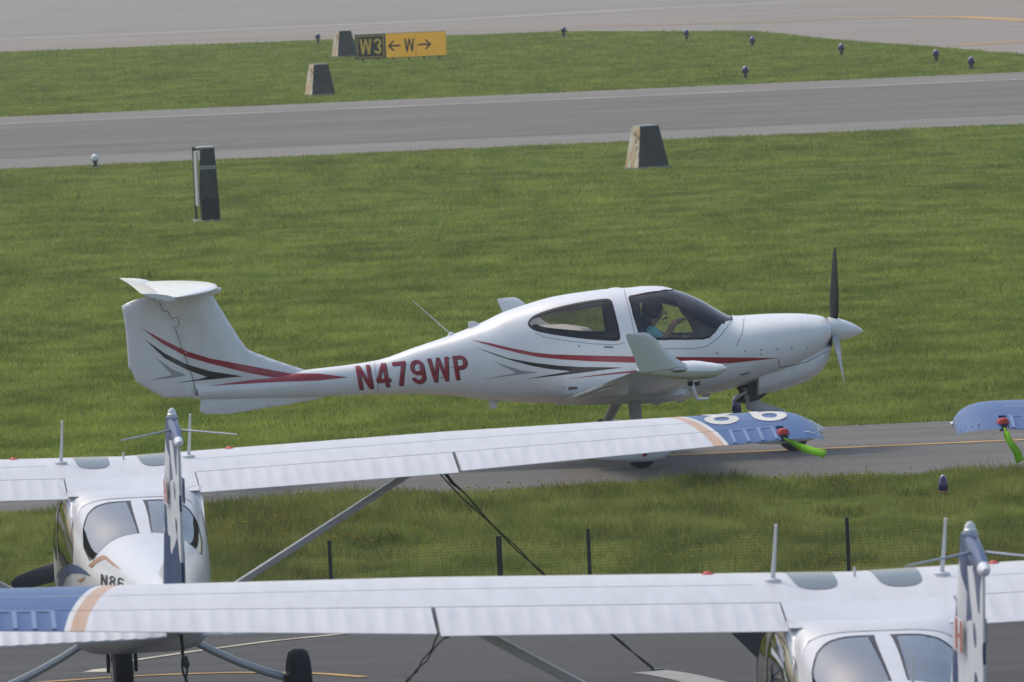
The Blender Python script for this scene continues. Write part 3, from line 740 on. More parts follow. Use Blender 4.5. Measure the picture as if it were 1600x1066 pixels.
# pitot, belly antennas, steps, small items under the wing
a = D(1081, 605, 2.2); G().tube([a + Vector((0, 0, .02)), a + Vector((.05, 0, -.13)), a + Vector((.17, 0, -.13))], [.022, .02, .012], 8, .6).build('pitot_probe', WHITE, DAR)
for px, py in ((1080, 599), (1091, 598)):
    c = D(px, py, 2.6); G().lathe(c, (1, -.6, .1), [(-.03, .03), (.01, .03), (.02, .0)], 12).build('landing_light', DARKMETAL, DAR)
for px, py in ((772, 628), (1029, 623), (1064, 619), (1104, 614)):
    c = D(px, py); G().hexa([c + Vector((-.05, -.012, -.07)), c + Vector((.02, -.012, -.07)), c + Vector((.02, .012, -.07)), c + Vector((-.05, .012, -.07))], [c + Vector((-.06, -.02, .05)), c + Vector((.06, -.02, .05)), c + Vector((.06, .02, .05)), c + Vector((-.06, .02, .05))]).build('belly_antenna', WHITE, DAR, False)
# nose gear
n0 = D(1172, 612); nwx = 1.74
G().tube([D(1168, 604), D(1176, 632), D(1192, 640), D(1222, 647), Vector((nwx - .10, 0, .30))], [.07, .085, .07, .055, .045], 12, .7).build('nose_gear_leg', LEGGREY, DAR)
G().tube([D(1149, 622, .05), D(1182, 605, .05)], [.022, .022], 10).build('shock_strut', METAL, DAR)
for q in ((D(1152, 608), D(1172, 596)), (D(1150, 624), D(1166, 626)), (D(1158, 600), D(1160, 622)), (D(1176, 596), D(1178, 616))):
    G().tube(list(q), .032, 8).build('gear_linkage', DARKMETAL, DAR)
G().box(D(1174, 606), (.10, .26, .14)).build('wheel_well', DARKMETAL, DAR, False)
spat = []
for du, h0, h1, wd in ((-.42, .10, .16, .02), (-.34, .085, .21, .06), (-.15, .075, .30, .10), (.05, .08, .34, .115), (.2, .10, .32, .10), (.31, .15, .25, .06), (.35, .19, .22, .015)):
    zc = (h0 + h1) / 2
    spat.append([Vector((nwx + du, wd * math.copysign(abs(math.cos(a)) ** .8, math.cos(a)), zc + (h1 - h0) / 2 * math.copysign(abs(math.sin(a)) ** .8, math.sin(a)))) for a in [2 * math.pi * k / 18 for k in range(18)]])
G().rings(spat).build('nose_spat', WHITE, DAR)
wh = G().lathe((nwx, 0, .165), (0, 1, 0), [(-.055, .08), (-.06, .12), (-.045, .155), (-.015, .165), (.015, .165), (.045, .155), (.06, .12), (.055, .08)], 24).build('nose_wheel', RUBBER, DAR)
G().lathe((nwx, 0, .165), (0, 1, 0), [(-.05, 0), (-.05, .08), (.05, .08), (.05, 0)], 16).build('rim', METAL, wh)
# spinner and two-blade propeller
hub = D(1297, 514.5); tip = D(1349.5, 517.3); ax = (tip - hub); ax.y = 0; L = ax.length; axn = ax.normalized()
G().lathe(hub, ax, [(-.035, .0), (-.035, .125), (.0, .128), (.08, .123), (.16, .104), (.24, .076), (.31, .042), (.345, .018), (L, .0015)], 28).build('spinner', WHITE, DAR)
G().lathe(hub - axn * .05, ax, [(-.02, 0), (-.02, .11), (.016, .11), (.016, 0)], 24).build('spinner_backplate', DARKMETAL, DAR)
pc = D(1303, 515); pup = (D(1301.5, 386) - pc); pup.y = 0; Lb = pup.length; pup.normalize()
yv = Vector((0, 1, 0))
for ang, mt in ((8, PROPBLACK), (128, PROPGREY), (248, PROPBLACK)):      # seen from the tail side, towards the camera first
    rr = []; bd = pup * math.cos(R(ang)) - yv * math.sin(R(ang)); ed = axn.cross(bd).normalized()
    for t, ch, tw, thk in ((.10, .07, 70, .05), (.2, .10, 58, .03), (.38, .13, 42, .022), (.6, .125, 30, .016), (.8, .105, 24, .012), (.93, .08, 21, .009), (1.0, .03, 20, .004)):
        c = pc + bd * (t * Lb * 1.01); a = R(tw); e = (ed * math.cos(a) + axn * math.sin(a)); nn = e.cross(bd).normalized()
        rr.append([c + e * (ch / 2 * math.cos(q)) + nn * (thk / 2 * math.sin(q)) for q in [2 * math.pi * k / 14 for k in range(14)]])
    G().rings(rr).build('propeller_blade', mt, DAR)
# roof and spine details
G().lathe(D(961, 451.6) - Vector((0, 0, .02)), (0, 0, 1), [(0, .09), (.02, .085), (.032, .05), (.036, 0)], 18).build('roof_antenna', WHITE, DAR)
G().tube([D(703, 521), D(645, 470)], [.007, .004], 6).build('whip_antenna', WHITE, DAR)
c = D(705, 523); G().lathe(c - Vector((0, 0, .03)), (0, 0, 1), [(0, .05), (.03, .035), (.06, .012)], 12).build('antenna_base', WHITE, DAR)
b4 = [D(732, 515), D(752, 507), D(742, 502), D(732, 503)]
G().hexa([p + Vector((0, .02, 0)) for p in b4], [p - Vector((0, .02, 0)) for p in b4]).build('blade_antenna', WHITE, DAR, False)
# paint: stripes and number on the skin
rig.bake()
Z3 = lambda L: [(720 + x / 5.328, 440 + y / 5.328) for x, y in L]
Z1 = lambda L: [(160 + x / 2.665, 360 + y / 2.665) for x, y in L]
rig.poly('red_stripe', Z3([(90, 487), (250, 515), (400, 550), (600, 590), (750, 606), (1000, 615), (1450, 625)]) + [(1058, 558), (1140, 558.5), (1216, 559.5), (1143, 567.5), (1072, 568.5)] + Z3([(1465, 677), (1100, 665), (850, 650), (650, 630), (500, 600), (300, 550)]), RED, DAR)
rig.poly('black_stripe', Z3([(120, 548), (250, 590), (400, 640), (600, 675), (800, 700), (1000, 712), (1355, 716), (1200, 735), (1000, 760), (800, 783), (530, 813), (700, 783), (910, 750), (890, 742), (750, 730), (600, 705), (450, 665), (300, 617)]), BLACK, DAR)
rig.poly('grey_stripe', Z3([(262, 660), (330, 685), (400, 708), (500, 740), (645, 757), (450, 778), (300, 799), (175, 815), (330, 787), (445, 765), (455, 757), (390, 722)]), GREY, DAR)
rig.poly('red_pinstripe', Z3([(890, 810), (1200, 768), (1520, 733), (1520, 748), (1200, 779)]), RED, DAR)
rig.poly('red_stripe', Z1([(163, 408), (250, 455), (350, 503), (450, 534), (600, 562), (780, 596), (900, 597), (1025, 612), (900, 626), (720, 632), (440, 648), (620, 624), (722, 614), (600, 592), (450, 555), (350, 526), (250, 472)]), RED, DAR)
rig.poly('black_stripe', Z1([(175, 453), (260, 513), (350, 558), (450, 587), (585, 608), (450, 621), (305, 635), (400, 620), (437, 611), (350, 580), (260, 533)]), BLACK, DAR)
rig.poly('grey_stripe', Z1([(222, 530), (290, 578), (350, 604), (290, 614), (195, 623), (270, 608), (290, 600), (262, 572)]), GREY, DAR)
rig.text('registration_shadow', 'N479WP', [(556.3, 573.4), (729.3, 555.3), (563, 609.8), (735.5, 592.7)], BLACK, DAR, .003)
rig.text('registration', 'N479WP', [(555, 572.5), (728, 554.5), (561.5, 608.5), (734, 591.5)], TEXTRED, DAR, .006)
rig.line('rudder_seam', [(248, 471), (256, 486), (262, 487), (268, 498), (278, 496), (280, 509), (273, 511), (285, 547), (299, 585), (307, 618)], 1.1, SEAM, DAR)
rig.poly('rudder_hinge', [(305, 607), (309, 609), (309, 619), (305, 617)], BLACK, DAR, 2)
rig.line('canopy_seam', [(975, 452), (982, 480), (989, 510), (996, 538), (1040, 545), (1085, 545), (1105, 541), (1124, 527), (1144, 500)], .9, SEAM, DAR)
rig.line('cowl_seam', [(1163, 494), (1160, 520), (1150, 541)], .8, SEAM, DAR)
rig.line('cowl_seam', [(1216, 560), (1218, 574), (1240, 571), (1262, 565), (1292, 549)], 1.2, SEAM, DAR)
for p in ((1164, 549), (1189, 547), (1189, 554), (1214, 546), (1237, 544), (1262, 543)): rig.poly('fastener', [(p[0] + 1.3 * math.cos(k), p[1] + 1.3 * math.sin(k)) for k in range(6)], SEAM, DAR, 1.5)
rig.poly('side_scoop', [(1156, 585), (1172, 580.5), (1170, 583), (1158, 587)], SEAM, DAR, 2)
rig.line('door_seam', [(836, 520), (851, 527), (889, 533), (926, 537.5), (962, 539), (975, 536)], .8, SEAM, DAR)
rig.line('access_seam', [(700, 561), (722, 558), (724, 572), (702, 575), (700, 561)], .6, SEAM, DAR)
rig.line('fuselage_joint', [(585, 564), (588, 590), (592, 614)], .6, SEAM, DAR)
for p in ((905, 541), (1120, 552), (690, 590), (655, 575)): rig.poly('flush_port', [(p[0] + 1.6 * math.cos(k), p[1] + 1.6 * math.sin(k)) for k in range(6)], SEAM, DAR, 1.5)
rig.poly('door_handle', [(944, 541), (958, 541.5), (958, 544), (944, 543.5)], SEAM, DAR, 2)
rig.poly('placard', [(1010, 540), (1018, 540.3), (1018, 543), (1010, 542.7)], SEAM, DAR, 2)
c = D(1188, 616, .15); G().tube([c + Vector((.1, 0, .06)), c + Vector((-.02, 0, -.03)), c + Vector((-.12, 0, -.05))], .03, 10).build('exhaust_pipe', DARKMETAL, DAR)
# cabin: seats, panel, glare shield
def seat(u, v, mat, zoff=0.0, h=.62, back=.22):
    base = Vector((u, v, .80 + zoff))
    s_ = empty('seat', (0, 0, 0)); s_.parent = DAR
    G().rings([[base + Vector((du, .23 * math.cos(a), .06 * math.sin(a))) for a in [2 * math.pi * k / 14 for k in range(14)]] for du in (0, .12, .36, .46)]).build('seat_cushion', mat, s_)
    rr = []
    for t, w_, th in ((0, .22, .06), (.3, .235, .07), (.65, .22, .06), (.80, .13, .045), (.86, .13, .05), (.97, .12, .05), (1.0, .08, .02)):
        c = base + Vector((-.04 - back * t, 0, h * t * 1.12)); rr.append([c + Vector((th * math.sin(a), w_ * math.copysign(abs(math.cos(a)) ** .6, math.cos(a)), 0)) for a in [2 * math.pi * k / 16 for k in range(16)]])
    G().rings(rr).build('seat_back', mat, s_)
su = D(1017, 513, .26).x - .03; stop = D(1000, 468, .2).z
seat(su, -.27, SEATDARK, .10, (stop - .90) / 1.12, .10); seat(su, .27, SEATDARK, .10, (stop - .93) / 1.12, .10)
seat(-.72, -.25, SEATLIGHT, .03, .58, .2); seat(-.72, .25, SEATDARK, .03, .58, .2)
G().box((.0, 0, .80), (1.5, .6, .03)).build('cabin_floor', LINING, DAR, False)
gs = []
for px, py0, py1, w_ in ((1068, 479, 486, .42), (1072, 479, 497, .44), (1086, 484, 505, .46), (1104, 489, 515, .46), (1124, 494, 520, .44), (1140, 497, 520, .36)):
    a = D(px, py0, .2); b = D(px + 6, py1, .2)
    gs.append([Vector((a.x + (b.x - a.x) * (0.5 - .5 * math.sin(q)), w_ * math.copysign(abs(math.cos(q)) ** .5, math.cos(q)), (a.z + b.z) / 2 + (a.z - b.z) / 2 * math.sin(q))) for q in [2 * math.pi * k / 20 for k in range(20)]])
G().rings(gs).build('glare_shield', SEATDARK, DAR)
pa, pb = D(1084, 500, .2), D(1108, 533, .2)
G().hexa([(pa.x, -.4, pa.z), (pa.x + .2, -.4, pa.z), (pa.x + .2, .4, pa.z), (pa.x, .4, pa.z)][::1], [(pb.x - .05, -.34, pb.z - .04), (pb.x + .12, -.34, pb.z - .04), (pb.x + .12, .34, pb.z - .04), (pb.x - .05, .34, pb.z - .04)]).build('instrument_panel', LINING, DAR, False)
G().tube([D(1060, 560, .2), D(1064, 528, .2), D(1061, 519, .2)], [.014, .014, .02], 8).build('control_stick', DARKMETAL, DAR)
# seated pilot (one skinned body; hair and headset are its children)
def skinned(name, verts, edges, radii, mats, pick, parent, root=0, levels=2):
    me = bpy.data.meshes.new(name); me.from_pydata([tuple(v) for v in verts], edges, []); o = bpy.data.objects.new(name, me); COL.objects.link(o)
    md = o.modifiers.new('skin', 'SKIN'); md.use_smooth_shade = True
    for i, r_ in enumerate(radii):
        sv_ = me.skin_vertices[0].data[i]; sv_.radius = (r_, r_) if not isinstance(r_, tuple) else r_; sv_.use_root = (i == root)
    ss = o.modifiers.new('sub', 'SUBSURF'); ss.levels = levels; ss.render_levels = levels
    dg = bpy.context.evaluated_depsgraph_get(); me2 = bpy.data.meshes.new_from_object(o.evaluated_get(dg))
    bpy.data.objects.remove(o); me2.name = name
    me2.materials.clear()
    for q in mats: me2.materials.append(q)
    for p in me2.polygons: p.material_index = pick(p.center); p.use_smooth = True
    o = bpy.data.objects.new(name, me2); COL.objects.link(o); o.parent = parent; return o
W0 = .26
hd = D(1023, 488, W0); sh = D(1017, 513, W0); hips = Vector((sh.x - .03, -W0, sh.z - .45)); el_ = D(1040, 527, W0 + .08); hnd = D(1066, 500, W0 + .02); 
pil = empty('person', da_o + Matrix.Rotation(TH, 3, 'Z') @ hips, TH, 'person in a teal short sleeved shirt and headset at the controls inside the white aeroplane', 'person')
def Pq(p): return Vector(p) - hips
V = [hips, hips + Vector((.0, 0, .2)), sh + Vector((-.02, 0, -.06)), sh + Vector((-.0, 0, .03)), hd + Vector((-.03, 0, -.08)), hd + Vector((0, 0, .02)), hd + Vector((.005, 0, .09)),      # 0-6 spine, neck, head
     sh + Vector((-.01, -.16, -.03)), el_ + Vector((0, -.10, 0)), hnd + Vector((-.09, -.03, -.02)), hnd,                         # 7-10 near arm reaching to the panel
     sh + Vector((-.01, .16, -.03)), Vector((sh.x + .06, -W0 + .19, sh.z - .24)), D(1058, 531, W0 - .1), D(1070, 527, W0 - .1),   # 11-14 far arm on the stick
     hips + Vector((.05, -.10, -.02)), hips + Vector((.46, -.11, .08)), hips + Vector((.66, -.10, -.06)), hips + Vector((.76, -.10, -.02)),
     hips + Vector((.05, .10, -.02)), hips + Vector((.46, .11, .08)), hips + Vector((.66, .10, -.06)), hips + Vector((.76, .10, -.02)),
     hd + Vector((.085, 0, -.045)), hd + Vector((.115, 0, -.005))]
E_ = [(0, 1), (1, 2), (2, 3), (3, 4), (4, 5), (5, 6), (2, 7), (7, 8), (8, 9), (9, 10), (2, 11), (11, 12), (12, 13), (13, 14), (0, 15), (15, 16), (16, 17), (17, 18), (0, 19), (19, 20), (20, 21), (21, 22), (5, 23)]
V = V[:24]
RR = [.13, .12, .125, .055, .06, .085, .07, .062, .042, .03, .03, .062, .042, .03, .03, .09, .07, .05, .04, .09, .07, .05, .04, .045]
def pick(c):
    w = c + hips
    if c.z < .06 or (w.x > sh.x + .2 and c.z < .16): return 2
    if w.z > sh.z + .025: return 0
    if w.x > sh.x + .085: return 0
    return 1
body = skinned('body', [Pq(v) for v in V], E_, RR, [SKIN, SHIRT, TROUSERS], pick, pil)
# fingers of both hands
for base, dirv in ((hnd, Vector((.9, 0, .35))), (D(1070, 527, W0 - .1), Vector((.9, 0, -.2)))):
    hv = [Pq(base)]; he = []; hr = [.028]
    dirv = dirv.normalized(); side = Vector((0, 1, 0))
    for k, (off, ln) in enumerate(((-.026, .062), (-.009, .074), (.009, .07), (.026, .055))):
        b = len(hv); q = Pq(base) + dirv * .03 + side * off
        hv += [q, q + dirv * ln * .6 + Vector((0, 0, -.006)), q + dirv * ln + Vector((0, 0, -.026))]; hr += [.0085, .008, .007]; he += [(0, b), (b, b + 1), (b + 1, b + 2)]
    b = len(hv); q = Pq(base) + side * .03; hv += [q, q + side * .02 + dirv * .035]; hr += [.010, .008]; he += [(0, b), (b, b + 1)]
    skinned('hand', hv, he, hr, [SKIN], lambda c: 0, pil, 0, 1)
def blob(name, c, r, mat, parent, seed=0, amp=.06, cut=None):
    bm = bmesh.new(); bmesh.ops.create_icosphere(bm, subdivisions=3, radius=1)
    rg = random.Random(seed); ph = [rg.uniform(0, 6) for _ in range(6)]
    for v in bm.verts:
        p = v.co.copy(); k = 1 + amp * (math.sin(5 * p.x + ph[0]) * math.sin(4 * p.z + ph[1]) + .6 * math.sin(9 * p.y + ph[2]))
        v.co = Vector(c) + Vector((p.x * r[0], p.y * r[1], p.z * r[2])) * k
    if cut: bmesh.ops.delete(bm, geom=[v for v in bm.verts if cut(v.co)], context='VERTS')
    me = bpy.data.meshes.new(name); bm.to_mesh(me); bm.free(); me.materials.append(mat)
    for p in me.polygons: p.use_smooth = True
    o = bpy.data.objects.new(name, me); COL.objects.link(o); o.parent = parent; return o
hc = Pq(hd)
blob('hair', hc + Vector((-.028, 0, .035)), (.115, .098, .125), HAIR, pil, 3, .05)
blob('hair', hc + Vector((-.085, 0, -.09)), (.06, .08, .14), HAIR, pil, 5, .08)
blob('nose', hc + Vector((.118, 0, -.012)), (.018, .013, .02), SKIN, pil, 5, .0)
for s_ in (-1, 1):
    G().lathe(hc + Vector((-.01, s_ * .088, -.005)), (0, s_, 0), [(0, .0), (0, .042), (.03, .045), (.045, .03), (.048, 0)], 16).build('headset_cup', SEATDARK, pil)
    blob('eye', hc + Vector((.098, s_ * .032, .022)), (.010, .013, .008), HAIR, pil, 1, 0)
G().tube([hc + Vector((-.01, .095 * math.cos(a), .13 * math.sin(a) + .01)) for a in np.linspace(0, math.pi, 12)], .012, 8).build('headset_band', SEATDARK, pil)
G().tube([hc + Vector((.0, -.10, -.03)), hc + Vector((.07, -.09, -.075)), hc + Vector((.125, -.03, -.065))], [.005, .005, .012], 6).build('headset_microphone', SEATDARK, pil)
blob('mouth', hc + Vector((.108, 0, -.058)), (.012, .022, .006), TEXTRED, pil, 1, 0)

# ------------------------------------------------------------------ parked high-wing aeroplanes (tails towards the camera)
ZC, TEZ = 2.02, 1.80                          # height of the wing's crown and of its trailing edge
def wing_sec(v):
    """leading and trailing edge point of the wing at span position |v|"""
    a = abs(v); t = max(0, (a - 2.54) / (5.2 - 2.54))
    dz = .025 * a
    le = Vector((.72 - .16 * t, v, 1.935 + dz)); te = Vector((-.90 + .36 * t, v, TEZ + dz + .025 * t))
    return le, te
def wing_pt(v, x, up=True):                   # point of the airfoil surface
    le, te = wing_sec(v); c = te - le; L = c.length
    yt = 5 * .12 * (.2969 * math.sqrt(max(x, 0)) - .126 * x - .3516 * x * x + .2843 * x ** 3 - .1036 * x ** 4)
    yc = .02 / .16 * (.8 * x - x * x) if x < .4 else .02 / .36 * (.2 + .8 * x - x * x)
    n = Vector((-c.z, 0, c.x)); n = n * (1 if n.z > 0 else -1); n.normalize()
    return le + c * x + n * L * (yc + (yt if up else -yt))
HINGE = .715
def make_cessna():
    root = empty('high_wing_aeroplane', (0, 0, 0))
    # fuselage
    st = [(2.44, .92, 1.24, .24, 2.2, .5), (2.36, .84, 1.31, .36, 2.4, .5), (2.1, .74, 1.38, .44, 2.5, .5), (1.7, .66, 1.44, .49, 2.6, .5), (1.25, .60, 1.52, .53, 2.8, .5), (.95, .57, 1.70, .555, 3.0, .5), (.62, .56, 1.92, .565, 3.2, .5), (.2, .56, 1.97, .575, 3.4, .5), (-.4, .57, 1.90, .58, 4.6, .5), (-.85, .58, 1.822, .578, 5.2, .5),
          (-1.1, .60, 1.785, .565, 4.0, .5), (-1.5, .64, 1.70, .525, 3.1, .5), (-1.95, .69, 1.58, .47, 2.5, .5), (-2.3, .73, 1.515, .42, 2.4, .5), (-3.2, .84, 1.43, .30, 2.2, .5), (-4.3, .97, 1.35, .17, 2.1, .5), (-5.0, 1.05, 1.30, .10, 2.0, .5), (-5.3, 1.09, 1.27, .06, 2.0, .5)]
    col = lambda k: pchip([q[0] for q in st], [q[k] for q in st])
    hw0 = col(3); B = Body(col(2), col(1), lambda u: .965 * hw0(u), col(4), col(5), -5.3, 2.44)
    wins = []; gm = []; fr = []
    for s_ in (-1, 1):                         # rear window halves either side of the centre strip
        P = [(-1.13, .045), (-1.13, .22), (-1.16, .32), (-1.24, .395), (-1.38, .44), (-1.60, .455), (-1.84, .43), (-1.93, .40), (-1.95, .33), (-1.93, .2), (-1.925, .045)]
        wins.append([(u, B.phi_top(u, s_ * v)) for u, v in P]); gm.append(GLASS_C); fr.append(.006)
        P = smooth_poly([(.0, 1.74), (-.5, 1.74), (-.92, 1.70), (-1.20, 1.60), (-1.34, 1.42), (-1.30, 1.30), (-1.0, 1.27), (.0, 1.24)], 2)
        wins.append([(u, B.phi_side(u, z, s_)) for u, z in P]); gm.append(GLASS_C); fr.append(.006)
        P = smooth_poly([(.62, 1.72), (.10, 1.74), (.08, 1.24), (.5, 1.24), (.85, 1.30)], 2)
        wins.append([(u, B.phi_side(u, z, s_)) for u, z in P]); gm.append(GLASS_C); fr.append(.006)
    P = [(1.18, 0), (1.12, .3), (1.0, .42), (.72, .45), (.68, .25), (.67, 0)]
    ws = [(u, B.phi_top(u, v)) for u, v in P]; wins.append(ws + [(u, -p) for u, p in ws[::-1][1:-1]]); gm.append(GLASS_C); fr.append(0)
    us = list(np.linspace(-5.3, -2.3, 22)[:-1]) + list(np.linspace(-2.3, 1.3, 62)[:-1]) + list(np.linspace(1.3, 2.44, 16))
    skin, gv, gf = B.make(us, 64, wins, CWHITE, gm, root, fr, LINING, (-2.2, 1.25))
    G().rings([[B.S(u, -math.pi + 2 * math.pi * k / 36) for k in range(36)] for u in (2.44, 2.4401)]).build('cowl_front', CWHITE, root)
    G().rings([[B.S(u, -math.pi + 2 * math.pi * k / 24) for k in range(24)] for u in (-5.3001, -5.3)]).build('tail_cone', CWHITE, root)
    # dashboard and seats behind the glass
    G().box((1.0, 0, 1.22), (.3, .95, .42)).build('instrument_panel', LINING, root, False)
    for u in (.15, -.8):
        for v in (-.26, .26):
            sb = G()
            rr = []
            for t, w_, th in ((0, .2, .06), (.5, .22, .07), (.85, .19, .05), (.9, .12, .05), (1.05, .12, .05), (1.08, .06, .02)):
                c = Vector((u - .12 * t, v, .95 + .52 * t)); rr.append([c + Vector((th * math.sin(a), w_ * math.copysign(abs(math.cos(a)) ** .6, math.cos(a)), 0)) for a in [2 * math.pi * k / 14 for k in range(14)]])
            sb.rings(rr).build('seat_back', SEATDARK if u > 0 else LINING, root)
    G().box((-.4, 0, .80), (2.4, .9, .03)).build('cabin_floor', LINING, root, False)
    # wings
    N = 14
    for s_ in (-1, 1):
        rr = []
        xs = [HINGE * (.5 - .5 * math.cos(math.pi * k / N)) for k in range(N + 1)]
        for a in (0, .3, .6, 1.2, 1.9, 2.54, 3.2, 3.9, 4.6, 5.16):
            v = s_ * a; rr.append([wing_pt(v, x) for x in xs] + [wing_pt(v, x, False) for x in xs[::-1][:-1]])
        G().rings(rr).build('wing', WINGM, root, True, 1.0)
        # inner fillet behind the main box, from the cabin to the flap
        rr = []
        for a in (0, .3, .47, .505):
            v = s_ * a; rr.append([wing_pt(v, x) for x in (HINGE - .004, .8, .9, .99)] + [wing_pt(v, x, False) for x in (.99, .9, .8, HINGE - .004)])
        G().rings(rr).build('wing_root', CWHITE, root, True, .9)
        # roof fairing: from the wing's trailing edge down onto the cabin shoulder
        rr = []; n_ = 18
        for i in range(9):
            t = i / 8; row = []
            for k in range(n_ + 1):
                q = k / n_; A = wing_pt(s_ * .53 * q, .93) + Vector((0, 0, .002))
                uB = -1.04 - .42 * max(0, (q - .72) / .28) ** 1.2; vB = min(.985 * B.hw(uB), .575 * q); Bp = B.S(uB, B.phi_top(uB, s_ * vB))
                if q > .72: Bp.z -= .10 * ((q - .72) / .28) ** 2; Bp.y *= 1.01
                w_ = t * t * (3 - 2 * t) * .5 + t * .5; p = A.lerp(Bp, w_); p.z += .014 * math.sin(math.pi * t) + .003; row.append(p)
            rr.append(row)
        G().rings(rr, caps=False, closed=False).build('roof_fairing', CWHITE, root, True, 2.0)
        def panel(name, a0, a1, pitch, droop=0.0, h0=HINGE + .008):
            k = int((a1 - a0) / (pitch / 6)); vs = [a0 + (a1 - a0) * i / k for i in range(k + 1)]; rr = []
            for a in vs:
                v = s_ * a; ph = (a - a0) / pitch % 1.0
                bead = .0055 * max(0, 1 - abs(ph - .5) / .28)
                row = []
                ch = [h0, h0 + .02, .80, .88, .95, 1.0]
                for x in ch:
                    p = wing_pt(v, x); p.z += (bead if h0 + .01 < x < .99 else 0) - droop * (x - h0) / (1 - h0); row.append(p)
                for x in ch[::-1]:
                    p = wing_pt(v, x, False); p.z -= .004 + droop * (x - h0) / (1 - h0); row.append(p)
                rr.append(row)
            return G().rings(rr).build(name, WINGM, root, True, .5)
        panel('flap', .515, 2.52, .118, .012); panel('aileron', 2.545, 5.10, .112, 0)
        # drooped tip
        rr = []
        for a, drop, sh, th in ((5.16, 0, 0, 1), (5.26, .008, .0, .98), (5.34, .026, .03, .9), (5.41, .055, .08, .75), (5.46, .09, .16, .5), (5.49, .12, .26, .2)):
            v = s_ * a; L = []
            base = wing_pt(v, .35); 
            for up in (True, False):
                for x in (xs_t if up else xs_t[::-1][1:-1]) if (xs_t := [.5 - .5 * math.cos(math.pi * k / 14) for k in range(15)]) else []:
                    p = wing_pt(v, x, up); m_ = (wing_pt(v, x, True) + wing_pt(v, x, False)) / 2
                    p = m_ + (p - m_) * th; p.z -= drop * (.95 - .45 * x); p.x += -sh * (1 - x) * 1.2 + sh * x * 1.1; L.append(p)
            rr.append(L)
        G().rings(rr).build('wing_tip', WINGM, root, True, .9)
        # little tip cover over the aileron's outer end
        G().lathe(wing_pt(s_ * 5.47, .35) - Vector((.0, -s_ * .02, .15)), (1, 0, 0), [(-.05, .006), (-.02, .016), (.04, .016), (.06, .004)], 10).build('position_light', WLENS, root)
        # strut, antenna, fuel cap, skylight
        G().tube([(.22, s_ * .53, .80), (.22, s_ * 2.42, wing_pt(2.42, .32, False).z)], [.030, .030], 14, 2.0).build('wing_strut', WHITE, root)
        b0 = wing_pt(s_ * .5, .42); G().tube([b0 - Vector((0, 0, .01)), b0 + Vector((-.03, -.015, .17)), b0 + Vector((-.10, -.02, .34))], [.014, .011, .008], 8).build('whip_antenna', CWHITE, root)
        G().lathe(b0 - Vector((0, 0, .012)), (0, 0, 1), [(0, .055), (.025, .05), (.035, .015)], 14).build('antenna_base', CWHITE, root)
        c = wing_pt(s_ * .85, .22); G().lathe(c - Vector((0, 0, .006)), (0, 0, 1), [(0, .038), (.010, .035), (.016, .02), (.022, .014)], 14).build('fuel_cap', REDP, root)
        sk = smooth_poly([(.045, .38), (.055, .20), (.14, .125), (.26, .115), (.345, .125), (.395, .2), (.40, .36), (.33, .385), (.2, .40), (.1, .385)], 1)
        sk = smooth_poly([(.05, .12), (.09, .115), (.35, .115), (.53, .13), (.57, .25), (.53, .37), (.35, .385), (.09, .385), (.05, .38)], 2)
        v2, f2 = fill2d([((x), y) for x, y in sk], .03)
        mesh_obj('skylight', [wing_pt(s_ * y, max(.005, x)) + Vector((0, 0, .003)) for x, y in v2], f2, SKYL, root)
        # seam lines along the span
        for x0, a0, a1 in ((.47, .62, 5.1),):
            mesh_obj('skin_lap', [wing_pt(s_ * a, x) + Vector((0, 0, .0016)) for a in np.linspace(a0, a1, 20) for x in (x0, x0 + .006)], [(2 * i, 2 * i + 1, 2 * i + 3, 2 * i + 2) for i in range(19)], SEAM2, root)
        # main gear
        rr = []
        for t in (0, .25, .5, .75, 1):
            c = Vector((-.30, s_ * (.40 + .78 * t), .63 - .36 * t - .03 * math.sin(math.pi * t))); wd = .05 - .012 * t
            rr.append([c + Vector((wd * math.cos(a), 0, .034 * math.sin(a))) for a in [2 * math.pi * k / 12 for k in range(12)]])
        G().rings(rr).build('gear_leg', CWHITE, root)
        wh = G().lathe((-.30, s_ * 1.26, .25), (0, 1, 0), [(-.075, .11), (-.09, .165), (-.075, .225), (-.035, .25), (.035, .25), (.075, .225), (.09, .165), (.075, .11)], 28).build('main_wheel', RUBBER, root)
        G().lathe((-.30, s_ * 1.26, .25), (0, 1, 0), [(-.10, .0), (-.10, .05), (-.06, .10), (.06, .10), (.10, .05), (.10, 0)], 18).build('rim', DARKMETAL, wh)
        G().box((-.36, s_ * 1.16, .25), (.12, .05, .12)).build('brake', DARKMETAL, root, False)
    # nose gear
    wh = G().lathe((1.45, 0, .235), (0, 1, 0), [(-.06, .10), (-.08, .155), (-.065, .21), (-.025, .235), (.025, .235), (.065, .21), (.08, .155), (.06, .10)], 24).build('nose_wheel', RUBBER, root)
    G().lathe((1.45, 0, .235), (0, 1, 0), [(-.085, 0), (-.085, .09), (.08, .09), (.08, 0)], 14).build('rim', METAL, wh)
    for s_ in (-1, 1): G().tube([(1.45, s_ * .11, .235), (1.42, s_ * .11, .42), (1.38, s_ * .03, .52)], .016, 8).build('nose_fork', DARKMETAL, root)
    G().tube([(1.38, 0, .44), (1.30, 0, .78)], [.035, .045], 10).build('nose_strut', METAL, root)
    # spinner and propeller
    G().lathe((2.42, 0, 1.10), (1, 0, .0), [(0, 0), (0, .15), (.08, .145), (.2, .10), (.28, .05), (.31, .0)], 20).build('spinner', CWHITE, root)
